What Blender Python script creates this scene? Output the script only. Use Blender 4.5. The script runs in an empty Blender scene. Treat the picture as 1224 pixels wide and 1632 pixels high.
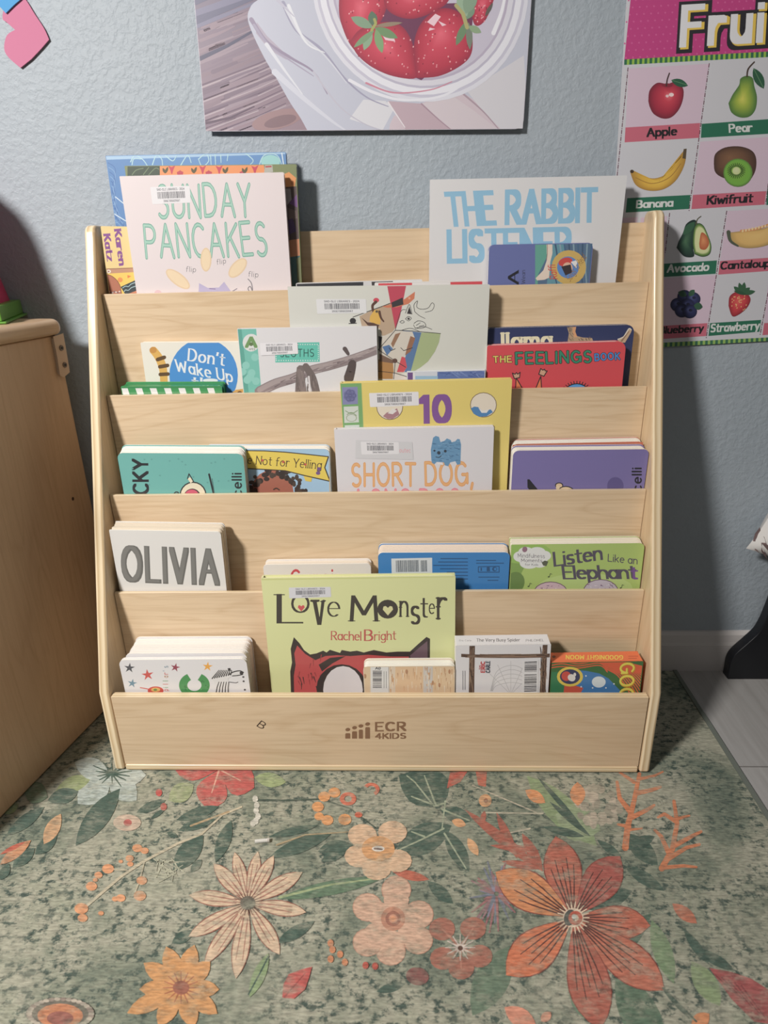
import bpy, bmesh, math, random
import numpy as np
from mathutils import Vector, Matrix

# ------------------------------------------------------------------ camera
SC = bpy.context.scene
COL = SC.collection
F_PX, PITCH, YAW, ROLL = 1043.24, 0.3818, -0.0407, -0.0250
CAM = np.array([0.0571, -0.8724, 0.8329])
def cam_axes():
    cp, sp, cy, sy = math.cos(PITCH), math.sin(PITCH), math.cos(YAW), math.sin(YAW)
    f = np.array([sy*cp, cy*cp, -sp]); r = np.array([cy, -sy, 0.0]); u = np.cross(r, f)
    cr, sr = math.cos(ROLL), math.sin(ROLL)
    return cr*r + sr*u, -sr*r + cr*u, f
CR, CU, CF = cam_axes()
cam_d = bpy.data.cameras.new('camera'); cam = bpy.data.objects.new('camera', cam_d); COL.objects.link(cam)
cam_d.sensor_fit = 'VERTICAL'; cam_d.sensor_height = 36.0; cam_d.lens = F_PX/1632*36.0; cam_d.clip_start = 0.02
cam.matrix_world = Matrix(((CR[0], CU[0], -CF[0], CAM[0]), (CR[1], CU[1], -CF[1], CAM[1]), (CR[2], CU[2], -CF[2], CAM[2]), (0, 0, 0, 1)))
SC.camera = cam
cam_d.dof.use_dof = True; cam_d.dof.focus_distance = 1.12; cam_d.dof.aperture_fstop = 5.0

# ------------------------------------------------------------------ world, lamps, exposure
world = bpy.data.worlds.new('room_light'); SC.world = world; world.use_nodes = True
bg = world.node_tree.nodes['Background']; bg.inputs[0].default_value = (0.98, 0.97, 0.97, 1); bg.inputs[1].default_value = 0.065
def area(name, loc, target, size, power, color, spread=180):
    d = bpy.data.lights.new(name, 'AREA'); d.shape = 'DISK'; d.size = size; d.energy = power; d.color = color; d.spread = math.radians(spread)
    o = bpy.data.objects.new(name, d); COL.objects.link(o); o.location = loc
    o.rotation_euler = (Vector(target)-Vector(loc)).to_track_quat('-Z', 'Y').to_euler(); return o
area('ceiling_lamp', (-1.20, -1.43, 1.96), (-0.38, 0.1, 0.25), 0.32, 33.5, (1.0, 0.96, 0.915), 124)
area('fill_light', (0.3, -1.6, 2.6), (0.0, 0.2, 0.5), 0.9, 4, (1.0, 0.97, 0.93))  # weak overhead fill, added to set the level of the shaded parts
SC.view_settings.view_transform = 'Standard'; SC.view_settings.look = 'None'
SC.view_settings.exposure = 0.0; SC.view_settings.gamma = 1.0; SC.view_settings.use_curve_mapping = False

# ------------------------------------------------------------------ small maths
def lin(c): return tuple((x/255/12.92 if x <= 10 else ((x/255+0.055)/1.055)**2.4) for x in c)
GAIN = 1.02
def ink(c):                              # print colour, greyed and lifted to mix in laminate reflection and haze
    r = lin(c); g = sum(r)/3; return tuple(min(0.9, (x*.86+g*.10)*GAIN+.012) for x in r)
def ray(q):
    return CF + CR*((q[0]-612)/F_PX) - CU*((q[1]-816)/F_PX)
def hit(q, P, N):
    d = ray(q); t = np.dot(P-CAM, N)/np.dot(d, N); return CAM + t*d
def hit_axis(q, ax, val):
    d = ray(q); return CAM + d*((val-CAM[ax])/d[ax])
def proj(P):
    d = np.asarray(P)-CAM; z = d@CF; return np.array([612+F_PX*(d@CR)/z, 816-F_PX*(d@CU)/z])
def crop(x0, y0, s): return lambda p: (x0+p[0]/s, y0+p[1]/s)
c2, c3, c4, c5 = crop(140,230,3.4), crop(310,0,2.267), crop(970,0,2.913), crop(670,270,2.985)
c6, c7, c8 = crop(180,430,2.782), crop(440,430,3.221), crop(740,480,3.709)
d1, d2, d3, d4 = crop(160,580,3.06), crop(510,590,3.709), crop(770,660,3.948), crop(150,800,4.08)
d5, d6, d7, d8 = crop(400,840,2.782), crop(770,830,3.948), crop(150,990,4.08), crop(560,990,2.354)
e1, e2, kz, lg = crop(0,1180,1.974), crop(600,1180,1.9615), crop(120,320,8.743), crop(400,1130,4.371)
full = crop(0,0,1)

# ------------------------------------------------------------------ materials
def new_mat(name):
    m = bpy.data.materials.new(name); m.use_nodes = True
    nt = m.node_tree; return m, nt, nt.nodes['Principled BSDF']
def link(nt, a, b): nt.links.new(a, b)
def print_mat(name, rough, coat=0.0, bump=0.0):
    m, nt, b = new_mat(name)
    a = nt.nodes.new('ShaderNodeVertexColor'); a.layer_name = 'Col'
    link(nt, a.outputs['Color'], b.inputs['Base Color'])
    b.inputs['Roughness'].default_value = rough
    if coat: b.inputs['Coat Weight'].default_value = coat; b.inputs['Coat Roughness'].default_value = 0.12
    if bump:
        tc = nt.nodes.new('ShaderNodeTexCoord'); n = nt.nodes.new('ShaderNodeTexNoise'); n.inputs['Scale'].default_value = 9; n.inputs['Detail'].default_value = 2
        bp = nt.nodes.new('ShaderNodeBump'); bp.inputs['Strength'].default_value = bump; bp.inputs['Distance'].default_value = 0.01
        link(nt, tc.outputs['Object'], n.inputs['Vector']); link(nt, n.outputs['Fac'], bp.inputs['Height']); link(nt, bp.outputs['Normal'], b.inputs['Coat Normal'])
    return m
M_PAPER = print_mat('printed_paper', 0.55)
M_BOARD = print_mat('printed_board', 0.38)
M_JACKET = print_mat('plastic_book_jacket', 0.4, 0.45, 0.25)
M_FOIL = print_mat('shiny_foil', 0.12, 0.8, 0.6)
M_PLASTIC = print_mat('moulded_plastic', 0.35)
M_FOAM = print_mat('craft_foam', 0.8)
M_POSTER = print_mat('laminated_poster', 0.45, 0.15)
def mapped(nt, scale, coord='Object', rot=(0,0,0), loc=(0,0,0)):
    tc = nt.nodes.new('ShaderNodeTexCoord'); mp = nt.nodes.new('ShaderNodeMapping')
    mp.inputs['Scale'].default_value = scale; mp.inputs['Rotation'].default_value = rot; mp.inputs['Location'].default_value = loc
    link(nt, tc.outputs[coord], mp.inputs['Vector']); return mp.outputs['Vector']
def noise(nt, vec, scale, detail=4, rough=0.55, dist=0.0):
    n = nt.nodes.new('ShaderNodeTexNoise'); n.inputs['Scale'].default_value = scale; n.inputs['Detail'].default_value = detail
    n.inputs['Roughness'].default_value = rough; n.inputs['Distortion'].default_value = dist; link(nt, vec, n.inputs['Vector']); return n.outputs['Fac']
def ramp(nt, fac, stops):
    r = nt.nodes.new('ShaderNodeValToRGB'); e = r.color_ramp.elements
    while len(e) < len(stops): e.new(0.5)
    for el, (p, c) in zip(e, stops): el.position = p; el.color = (*c, 1)
    link(nt, fac, r.inputs['Fac']); return r.outputs['Color']
def mix(nt, fac, a, b, mode='MIX'):
    m = nt.nodes.new('ShaderNodeMix'); m.data_type = 'RGBA'; m.blend_type = mode
    for s, v in ((m.inputs['Factor'], fac), (m.inputs['A'], a), (m.inputs['B'], b)):
        if isinstance(v, (int, float)): s.default_value = v
        elif isinstance(v, tuple): s.default_value = (*v, 1)
        else: link(nt, v, s)
    return m.outputs['Result']
def bump(nt, b, fac, strength, dist):
    bp = nt.nodes.new('ShaderNodeBump'); bp.inputs['Strength'].default_value = strength; bp.inputs['Distance'].default_value = dist
    link(nt, fac, bp.inputs['Height']); link(nt, bp.outputs['Normal'], b.inputs['Normal'])
def wood_mat(name, light, mid, dark, grain='x', rough=0.38):
    m, nt, b = new_mat(name)
    sc = {'x': (1.1, 9, 9), 'z': (9, 9, 1.1), 'y': (9, 1.1, 9)}[grain]
    fine = {'x': (5, 130, 130), 'z': (130, 130, 5), 'y': (130, 5, 130)}[grain]
    v = mapped(nt, sc)
    big = noise(nt, v, 1.15, 3, 0.5, 1.2)
    w = nt.nodes.new('ShaderNodeMath'); w.operation = 'MULTIPLY'; w.inputs[1].default_value = 9.0; link(nt, big, w.inputs[0])
    s = nt.nodes.new('ShaderNodeMath'); s.operation = 'FRACT'; link(nt, w.outputs[0], s.inputs[0])
    rings = ramp(nt, s.outputs[0], [(0.0, mid), (0.25, light), (0.8, light), (1.0, mid)])
    fn = noise(nt, mapped(nt, fine), 1.5, 3, 0.6)
    streak = ramp(nt, fn, [(0.35, dark), (0.56, light)])
    c = mix(nt, 0.35, rings, streak)
    blot = noise(nt, mapped(nt, (2.2, 2.2, 2.2)), 1.6, 3)
    c2_ = mix(nt, ramp(nt, blot, [(0.4, (0,0,0)), (0.75, (0.55,0.55,0.55))]), c, mid)
    link(nt, c2_, b.inputs['Base Color']); b.inputs['Roughness'].default_value = rough
    b.inputs['Coat Weight'].default_value = 0.12; b.inputs['Coat Roughness'].default_value = 0.25
    bump(nt, b, fn, 0.08, 0.001)
    return m
B_L, B_M, B_D = (0.695,0.535,0.36), (0.615,0.452,0.288), (0.52,0.368,0.222)
M_BIRCH = wood_mat('birch_plywood', B_L, B_M, B_D, 'x')
M_BIRCHZ = wood_mat('birch_side_panel', (0.70,0.545,0.36), (0.63,0.465,0.285), (0.54,0.385,0.22), 'z')
M_CAB = wood_mat('maple_cabinet', (0.60,0.415,0.265), (0.54,0.36,0.225), (0.46,0.30,0.18), 'z', 0.45)
M_CABTOP = wood_mat('maple_cabinet_top', (0.60,0.43,0.28), (0.54,0.37,0.235), (0.48,0.32,0.19), 'y', 0.35)
def ply_mat(name, axis, period):
    m, nt, b = new_mat(name)
    tc = nt.nodes.new('ShaderNodeTexCoord'); sp = nt.nodes.new('ShaderNodeSeparateXYZ'); link(nt, tc.outputs['Object'], sp.inputs[0])
    a = nt.nodes.new('ShaderNodeMath'); a.operation = 'MULTIPLY'; a.inputs[1].default_value = 1.0/period; link(nt, sp.outputs[axis], a.inputs[0])
    n = noise(nt, mapped(nt, (14, 14, 14)), 1.0, 2)
    ad = nt.nodes.new('ShaderNodeMath'); ad.operation = 'MULTIPLY_ADD'; ad.inputs[1].default_value = 0.35; link(nt, n, ad.inputs[0]); link(nt, a.outputs[0], ad.inputs[2])
    f = nt.nodes.new('ShaderNodeMath'); f.operation = 'FRACT'; link(nt, ad.outputs[0], f.inputs[0])
    c = ramp(nt, f.outputs[0], [(0.0, (0.68,0.53,0.33)), (0.30, (0.80,0.66,0.45)), (0.55, (0.82,0.68,0.47)), (0.8, (0.58,0.42,0.24)), (1.0, (0.70,0.55,0.34))])
    link(nt, c, b.inputs['Base Color']); b.inputs['Roughness'].default_value = 0.3; b.inputs['Coat Weight'].default_value = 0.25; b.inputs['Coat Roughness'].default_value = 0.2
    return m
M_PLYX = ply_mat('birch_ply_edge_upright', 0, 0.0092)
M_PLYZ = ply_mat('birch_ply_edge_level', 2, 0.0062)
M_PLYY = ply_mat('birch_ply_edge_top', 1, 0.0062)
def plain(name, col, rough=0.5, metal=0.0):
    m, nt, b = new_mat(name); b.inputs['Base Color'].default_value = (*col, 1); b.inputs['Roughness'].default_value = rough; b.inputs['Metallic'].default_value = metal; return m
M_BLACK = plain('black_plastic', (0.008,0.009,0.012), 0.35)
M_STEEL = plain('bolt_steel', (0.20,0.17,0.15), 0.4, 0.8)
M_TRIM = plain('white_baseboard_paint', (0.62,0.59,0.575), 0.5)

# wall paint: blue-grey, orange-peel texture
M_WALL, nt, b = new_mat('blue_grey_wall_paint')
v = mapped(nt, (1,1,1), 'Object')
n1 = noise(nt, v, 110, 4, 0.55, 0.3); n2 = noise(nt, v, 40, 3, 0.5)
h = ramp(nt, n1, [(0.42, (0,0,0)), (0.62, (1,1,1))])
hm = mix(nt, 0.35, h, n2)
bump(nt, b, hm, 0.22, 0.004)
link(nt, mix(nt, ramp(nt, noise(nt, v, 3, 3), [(0.3,(0,0,0)),(0.7,(1,1,1))]), (0.345,0.395,0.44), (0.37,0.415,0.46)), b.inputs['Base Color'])
b.inputs['Roughness'].default_value = 0.55

# floor: grey wood-look planks running away from the camera
M_FLOOR, nt, b = new_mat('grey_plank_tile')
v = mapped(nt, (1,1,1), 'Object', (0,0,math.pi/2), (0.025,0.0,0))
br = nt.nodes.new('ShaderNodeTexBrick'); link(nt, v, br.inputs['Vector'])
br.inputs['Scale'].default_value = 1.0; br.inputs['Brick Width'].default_value = 0.9; br.inputs['Row Height'].default_value = 0.2; br.inputs['Mortar Size'].default_value = 0.0014
br.inputs['Color1'].default_value = (0.46,0.45,0.44,1); br.inputs['Color2'].default_value = (0.41,0.40,0.39,1); br.inputs['Mortar'].default_value = (0.22,0.21,0.20,1)
g = noise(nt, mapped(nt, (60,3,1), 'Object'), 1.0, 5, 0.6, 0.5)
link(nt, mix(nt, 0.55, br.outputs['Color'], ramp(nt, g, [(0.3,(0.62,0.60,0.58)),(0.7,(1,1,1))]), 'MULTIPLY'), b.inputs['Base Color'])
b.inputs['Roughness'].default_value = 0.42

# rug: faded sage weave; the printed flowers are worn through by the same weave
def rug_ground(nt):
    v = mapped(nt, (1,1,1), 'Object'); vw = mapped(nt, (74,92,1), 'Object'); vt = mapped(nt, (85,330,1), 'Object')
    a = noise(nt, v, 5.5, 5, 0.65, 0.8)
    base = ramp(nt, a, [(0.30,(0.13,0.165,0.13)), (0.43,(0.26,0.28,0.215)), (0.56,(0.415,0.405,0.32)), (0.72,(0.32,0.34,0.255))])
    sp = noise(nt, vw, 1.0, 5, 0.7)
    patch = noise(nt, v, 9.0, 3, 0.6)
    m = nt.nodes.new('ShaderNodeMath'); m.operation = 'MULTIPLY'
    link(nt, ramp(nt, sp, [(0.49,(0,0,0)),(0.60,(1,1,1))]), m.inputs[0]); link(nt, ramp(nt, patch, [(0.32,(0,0,0)),(0.52,(1,1,1))]), m.inputs[1])
    c = mix(nt, m.outputs[0], base, (0.075,0.105,0.088))
    th = noise(nt, vt, 1.0, 2, 0.5)
    return c, ramp(nt, th, [(0.3,(0.62,0.62,0.62)),(0.7,(1.22,1.22,1.2))]), th, sp
M_RUG, nt, b = new_mat('rug_weave')
c, th, thf, sp = rug_ground(nt)
link(nt, mix(nt, 0.8, c, th, 'MULTIPLY'), b.inputs['Base Color']); b.inputs['Roughness'].default_value = 0.95; bump(nt, b, thf, 0.5, 0.002)
M_RUGPRINT, nt, b = new_mat('rug_printed_flowers')
c, th, thf, sp = rug_ground(nt)
a = nt.nodes.new('ShaderNodeVertexColor'); a.layer_name = 'Col'
wear = noise(nt, mapped(nt, (26,60,1), 'Object'), 1.0, 4, 0.7)
c3_ = mix(nt, ramp(nt, wear, [(0.46,(0.08,0.08,0.08)),(0.68,(0.66,0.66,0.66))]), a.outputs['Color'], c)
link(nt, mix(nt, 0.8, c3_, th, 'MULTIPLY'), b.inputs['Base Color']); b.inputs['Roughness'].default_value = 0.95; bump(nt, b, thf, 0.5, 0.002)
M_RUGEDGE = plain('rug_binding', (0.16,0.18,0.155), 0.9)
M_FABRIC, nt, b = new_mat('white_printed_fabric')
v = mapped(nt, (1,1,1), 'Object')
link(nt, mix(nt, ramp(nt, noise(nt, v, 13, 2, 0.5, 1.0), [(0.685,(0,0,0)),(0.70,(1,1,1))]), (0.74,0.72,0.70), (0.22,0.155,0.155)), b.inputs['Base Color']); b.inputs['Roughness'].default_value = 0.9

# ------------------------------------------------------------------ mesh builder
class MB:
    def __init__(s): s.v = []; s.c = []; s.f = []; s.m = []; s.sm = []
    def poly(s, pts, col=(1,1,1), mat=0, smooth=False):
        i = len(s.v); s.v += [tuple(map(float, p)) for p in pts]
        s.c += list(col) if isinstance(col, list) else [col]*len(pts)
        s.f.append(tuple(range(i, i+len(pts)))); s.m.append(mat); s.sm.append(smooth)
    def box(s, a, b_, col=(1,1,1), mat=0, mats=None):
        (x0,y0,z0), (x1,y1,z1) = a, b_; mats = mats or {}
        for k, q in (('front', [(x0,y0,z0),(x1,y0,z0),(x1,y0,z1),(x0,y0,z1)]), ('back', [(x1,y1,z0),(x0,y1,z0),(x0,y1,z1),(x1,y1,z1)]),
                     ('left', [(x0,y1,z0),(x0,y0,z0),(x0,y0,z1),(x0,y1,z1)]), ('right', [(x1,y0,z0),(x1,y1,z0),(x1,y1,z1),(x1,y0,z1)]),
                     ('top', [(x0,y0,z1),(x1,y0,z1),(x1,y1,z1),(x0,y1,z1)]), ('bottom', [(x0,y1,z0),(x1,y1,z0),(x1,y0,z0),(x0,y0,z0)])):
            s.poly(q, col, mats.get(k, mat))
    def prism(s, outline, y0, y1, col, mat=0, edge_col=None, edge_mat=None):      # outline in x,z; front at y0
        s.poly([(x, y0, z) for x, z in outline], col, mat)
        s.poly([(x, y1, z) for x, z in reversed(outline)], col, mat)
        n = len(outline)
        for i in range(n):
            (xa, za), (xb, zb) = outline[i], outline[(i+1) % n]
            s.poly([(xa,y0,za),(xa,y1,za),(xb,y1,zb),(xb,y0,zb)], edge_col or col, mat if edge_mat is None else edge_mat)
    def grid(s, rows, col=(1,1,1), mat=0, closed=False):                           # shared-vertex smooth surface
        i0 = len(s.v); n = len(rows[0])
        for r in rows: s.v += [tuple(map(float, p)) for p in r]; s.c += [col]*n
        for j in range(len(rows)-1):
            for k in range(n if closed else n-1):
                a, b_ = i0+j*n+k, i0+j*n+(k+1) % n
                s.f.append((a, b_, b_+n, a+n)); s.m.append(mat); s.sm.append(True)
    def lathe(s, prof, axis_pt, col=(1,1,1), mat=0, n=28):
        rows = [[(axis_pt[0]+r*math.cos(2*math.pi*k/n), axis_pt[1]+r*math.sin(2*math.pi*k/n), axis_pt[2]+z) for k in range(n)] for r, z in prof]
        s.grid(rows, col, mat, True)
        s.poly(list(reversed(rows[0])), col, mat); s.poly(rows[-1], col, mat)
    def build(s, name, mats, parent=None, bevel=0.0, seg=3):
        me = bpy.data.meshes.new(name); me.from_pydata(s.v, [], s.f)
        for m in mats: me.materials.append(m)
        me.polygons.foreach_set('material_index', s.m); me.polygons.foreach_set('use_smooth', s.sm)
        at = me.color_attributes.new('Col', 'FLOAT_COLOR', 'POINT')
        at.data.foreach_set('color', [x for c_ in s.c for x in (*c_, 1.0)])
        me.update()
        if bevel:
            bm = bmesh.new(); bm.from_mesh(me); bmesh.ops.remove_doubles(bm, verts=bm.verts, dist=1e-5); bm.to_mesh(me); bm.free()
        o = bpy.data.objects.new(name, me); COL.objects.link(o)
        if parent is not None: o.parent = parent
        if bevel:
            md = o.modifiers.new('bevel', 'BEVEL'); md.width = bevel; md.segments = seg; md.limit_method = 'ANGLE'; md.angle_limit = math.radians(40)
            for p in me.polygons: p.use_smooth = True
            md.harden_normals = True
        return o
def tag(o, label, cat, group=None):
    o['label'] = label; o['category'] = cat
    if group: o['group'] = group
    return o
def thing(name, label, cat, loc=(0,0,0), group=None):
    o = bpy.data.objects.new(name, None); COL.objects.link(o); o.location = loc; o.empty_display_size = 0.05
    return tag(o, label, cat, group)
def structure(o): o['kind'] = 'structure'; return o
def rrect(w, h, r, n=5, x0=0.0, z0=0.0):
    if not isinstance(r, (tuple, list)): r = (r,)*4                # bottom-left, bottom-right, top-right, top-left
    out = []
    for (cx, cz, rr, a0) in ((r[0], r[0], r[0], 180), (w-r[1], r[1], r[1], 270), (w-r[2], h-r[2], r[2], 0), (r[3], h-r[3], r[3], 90)):
        if rr < 1e-6: out.append((x0+cx, z0+cz)); continue
        for k in range(n+1):
            a = math.radians(a0+90*k/n); out.append((x0+cx+rr*math.cos(a), z0+cz+rr*math.sin(a)))
    return out

# ------------------------------------------------------------------ lettering: every glyph is a set of pen strokes
GL = {
'A':(.70,"0,0 .35,1 .7,0|.14,.36 .56,.36"), 'B':(.58,"0,0 0,1 .28,1 @.28,.76,.24,.24,90,-90 0,.52|.28,.52 @.3,.26,.28,.26,90,-90 0,0"),
'C':(.64,"@.36,.5,.36,.5,48,312"), 'D':(.64,"0,0 0,1 .24,1 @.24,.5,.4,.5,90,-90 0,0"), 'E':(.52,".52,0 0,0 0,1 .52,1|0,.52 .43,.52"),
'F':(.5,"0,0 0,1 .5,1|0,.52 .42,.52"), 'G':(.70,"@.36,.5,.36,.5,48,360|.42,.47 .72,.47 .72,.1"), 'H':(.6,"0,0 0,1|.6,0 .6,1|0,.5 .6,.5"),
'I':(.02,"0,0 0,1"), 'J':(.4,".4,1 .4,.2 @.2,.2,.2,.2,360,180"), 'K':(.58,"0,0 0,1|.56,1 0,.42|.18,.58 .58,0"), 'L':(.48,"0,1 0,0 .48,0"),
'M':(.78,"0,0 .05,1 .39,.25 .73,1 .78,0"), 'N':(.62,"0,0 0,1 .62,0 .62,1"), 'O':(.74,"@.37,.5,.37,.5,90,450"),
'P':(.56,"0,0 0,1 .27,1 @.27,.74,.28,.26,90,-90 0,.48"), 'R':(.58,"0,0 0,1 .27,1 @.27,.74,.28,.26,90,-90 0,.48|.24,.48 .58,0"),
'S':(.54,"@.28,.745,.25,.255,40,270 @.26,.255,.27,.255,90,-140"), 'T':(.6,"0,1 .6,1|.3,1 .3,0"), 'U':(.6,"0,1 0,.3 @.3,.3,.3,.3,180,360 .6,1"),
'V':(.64,"0,1 .32,0 .64,1"), 'W':(.95,"0,1 .22,0 .475,.8 .73,0 .95,1"), 'Y':(.62,"0,1 .31,.46 .62,1|.31,.46 .31,0"), 'Z':(.55,"0,1 .55,1 0,0 .55,0"),
'a':(.5,"@.25,.33,.25,.33,60,420|.5,.66 .5,0"), 'b':(.5,"0,1 0,0|@.25,.33,.25,.33,90,450"), 'c':(.46,"@.26,.33,.26,.33,50,310"),
'd':(.5,"@.25,.33,.25,.33,90,450|.5,1 .5,0"), 'e':(.52,".02,.36 .5,.36 @.26,.33,.25,.33,5,310"), 'f':(.34,"@.3,.8,.18,.2,60,180 .12,0|0,.62 .32,.62"),
'g':(.5,"@.25,.33,.25,.33,90,450|.5,.66 .5,-.1 @.25,-.1,.25,.2,0,-150"), 'h':(.48,"0,1 0,0|0,.4 @.24,.4,.24,.26,180,0 .48,0"),
'i':(.03,"0,.66 0,0|0,.92 0,.94"), 'k':(.45,"0,1 0,0|.42,.66 0,.25|.14,.38 .45,0"), 'l':(.03,"0,1 0,0"),
'm':(.76,"0,.66 0,0|0,.42 @.19,.42,.19,.24,180,0 .38,0|.38,.42 @.57,.42,.19,.24,180,0 .76,0"), 'n':(.46,"0,.66 0,0|0,.4 @.23,.4,.23,.26,180,0 .46,0"),
'o':(.54,"@.27,.33,.27,.33,90,450"), 'p':(.5,"0,.66 0,-.3|@.25,.33,.25,.33,90,450"), 'r':(.34,"0,.66 0,0|0,.38 @.22,.38,.22,.28,180,55"),
's':(.4,"@.2,.495,.18,.165,40,270 @.19,.165,.2,.165,90,-140"), 't':(.34,".14,.92 .14,.15 @.28,.15,.14,.15,180,290|0,.66 .34,.66"),
'u':(.46,"0,.66 0,.24 @.23,.24,.23,.24,180,360|.46,.66 .46,0"), 'v':(.48,"0,.66 .24,0 .48,.66"), 'w':(.7,"0,.66 .17,0 .35,.55 .53,0 .7,.66"),
'x':(.44,"0,.66 .44,0|0,0 .44,.66"), 'y':(.48,"0,.66 .24,0|.48,.66 .14,-.3"), 'z':(.42,"0,.66 .42,.66 0,0 .42,0"),
'0':(.5,"@.25,.5,.25,.5,90,450"), '1':(.2,"0,.8 .2,1 .2,0"), '2':(.5,"@.25,.74,.25,.26,170,-30 0,0 .5,0"), '3':(.5,"@.24,.75,.23,.25,150,-90 @.24,.25,.26,.25,90,-150"),
'4':(.58,".44,0 .44,1 0,.3 .58,.3"), '6':(.5,"@.5,.6,.5,.4,95,180 @.25,.28,.25,.28,180,540"), '7':(.48,"0,1 .48,1 .16,0"), '8':(.5,"@.25,.76,.2,.24,270,630 @.25,.26,.25,.26,90,450"),
'9':(.5,"@.25,.7,.25,.28,0,360 @.0,.4,.5,.4,0,-80"), "'":(.04,".04,1 0,.76"), ',':(.1,".08,.06 0,-.18"), '-':(.3,"0,.42 .3,.42"), '.':(.02,"0,.0 0,.02"), '&':(.6,".6,0 .15,.7 @.28,.8,.14,.2,200,-20 @.25,.25,.25,.25,100,330"),
}
def glyph(ch):
    w, spec = GL[ch]; strokes = []
    for st in spec.split('|'):
        pts = []
        for tk in st.split():
            if tk[0] == '@':
                cx, cy, rx, ry, a0, a1 = map(float, tk[1:].split(','))
                n = max(4, int(abs(a1-a0)/22))
                pts += [(cx+rx*math.cos(math.radians(a0+(a1-a0)*k/n)), cy+ry*math.sin(math.radians(a0+(a1-a0)*k/n))) for k in range(n+1)]
            else: pts.append(tuple(map(float, tk.split(','))))
        strokes.append(pts)
    return w, strokes
def hull(P):
    P = sorted(set((round(x, 6), round(y, 6)) for x, y in P))
    if len(P) < 3: return P
    def half(Q):
        h_ = []
        for p in Q:
            while len(h_) > 1 and (h_[-1][0]-h_[-2][0])*(p[1]-h_[-2][1])-(h_[-1][1]-h_[-2][1])*(p[0]-h_[-2][0]) <= 0: h_.pop()
            h_.append(p)
        return h_
    a, b_ = half(P), half(P[::-1]); return a[:-1]+b_[:-1]
def nib_pts(nib):
    k, wx, wy = nib
    if k == 'b': return [(-wx/2,-wy/2),(wx/2,-wy/2),(wx/2,wy/2),(-wx/2,wy/2)]
    return [(wx/2*math.cos(a*math.pi/4+.39), wy/2*math.sin(a*math.pi/4+.39)) for a in range(8)]
def pen(pts, nib, widen=None):
    N = nib_pts(nib)
    for i in range(len(pts)-1):
        yield hull([(p[0]+n[0], p[1]+n[1]) for p in (pts[i], pts[i+1]) for n in N])

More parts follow.
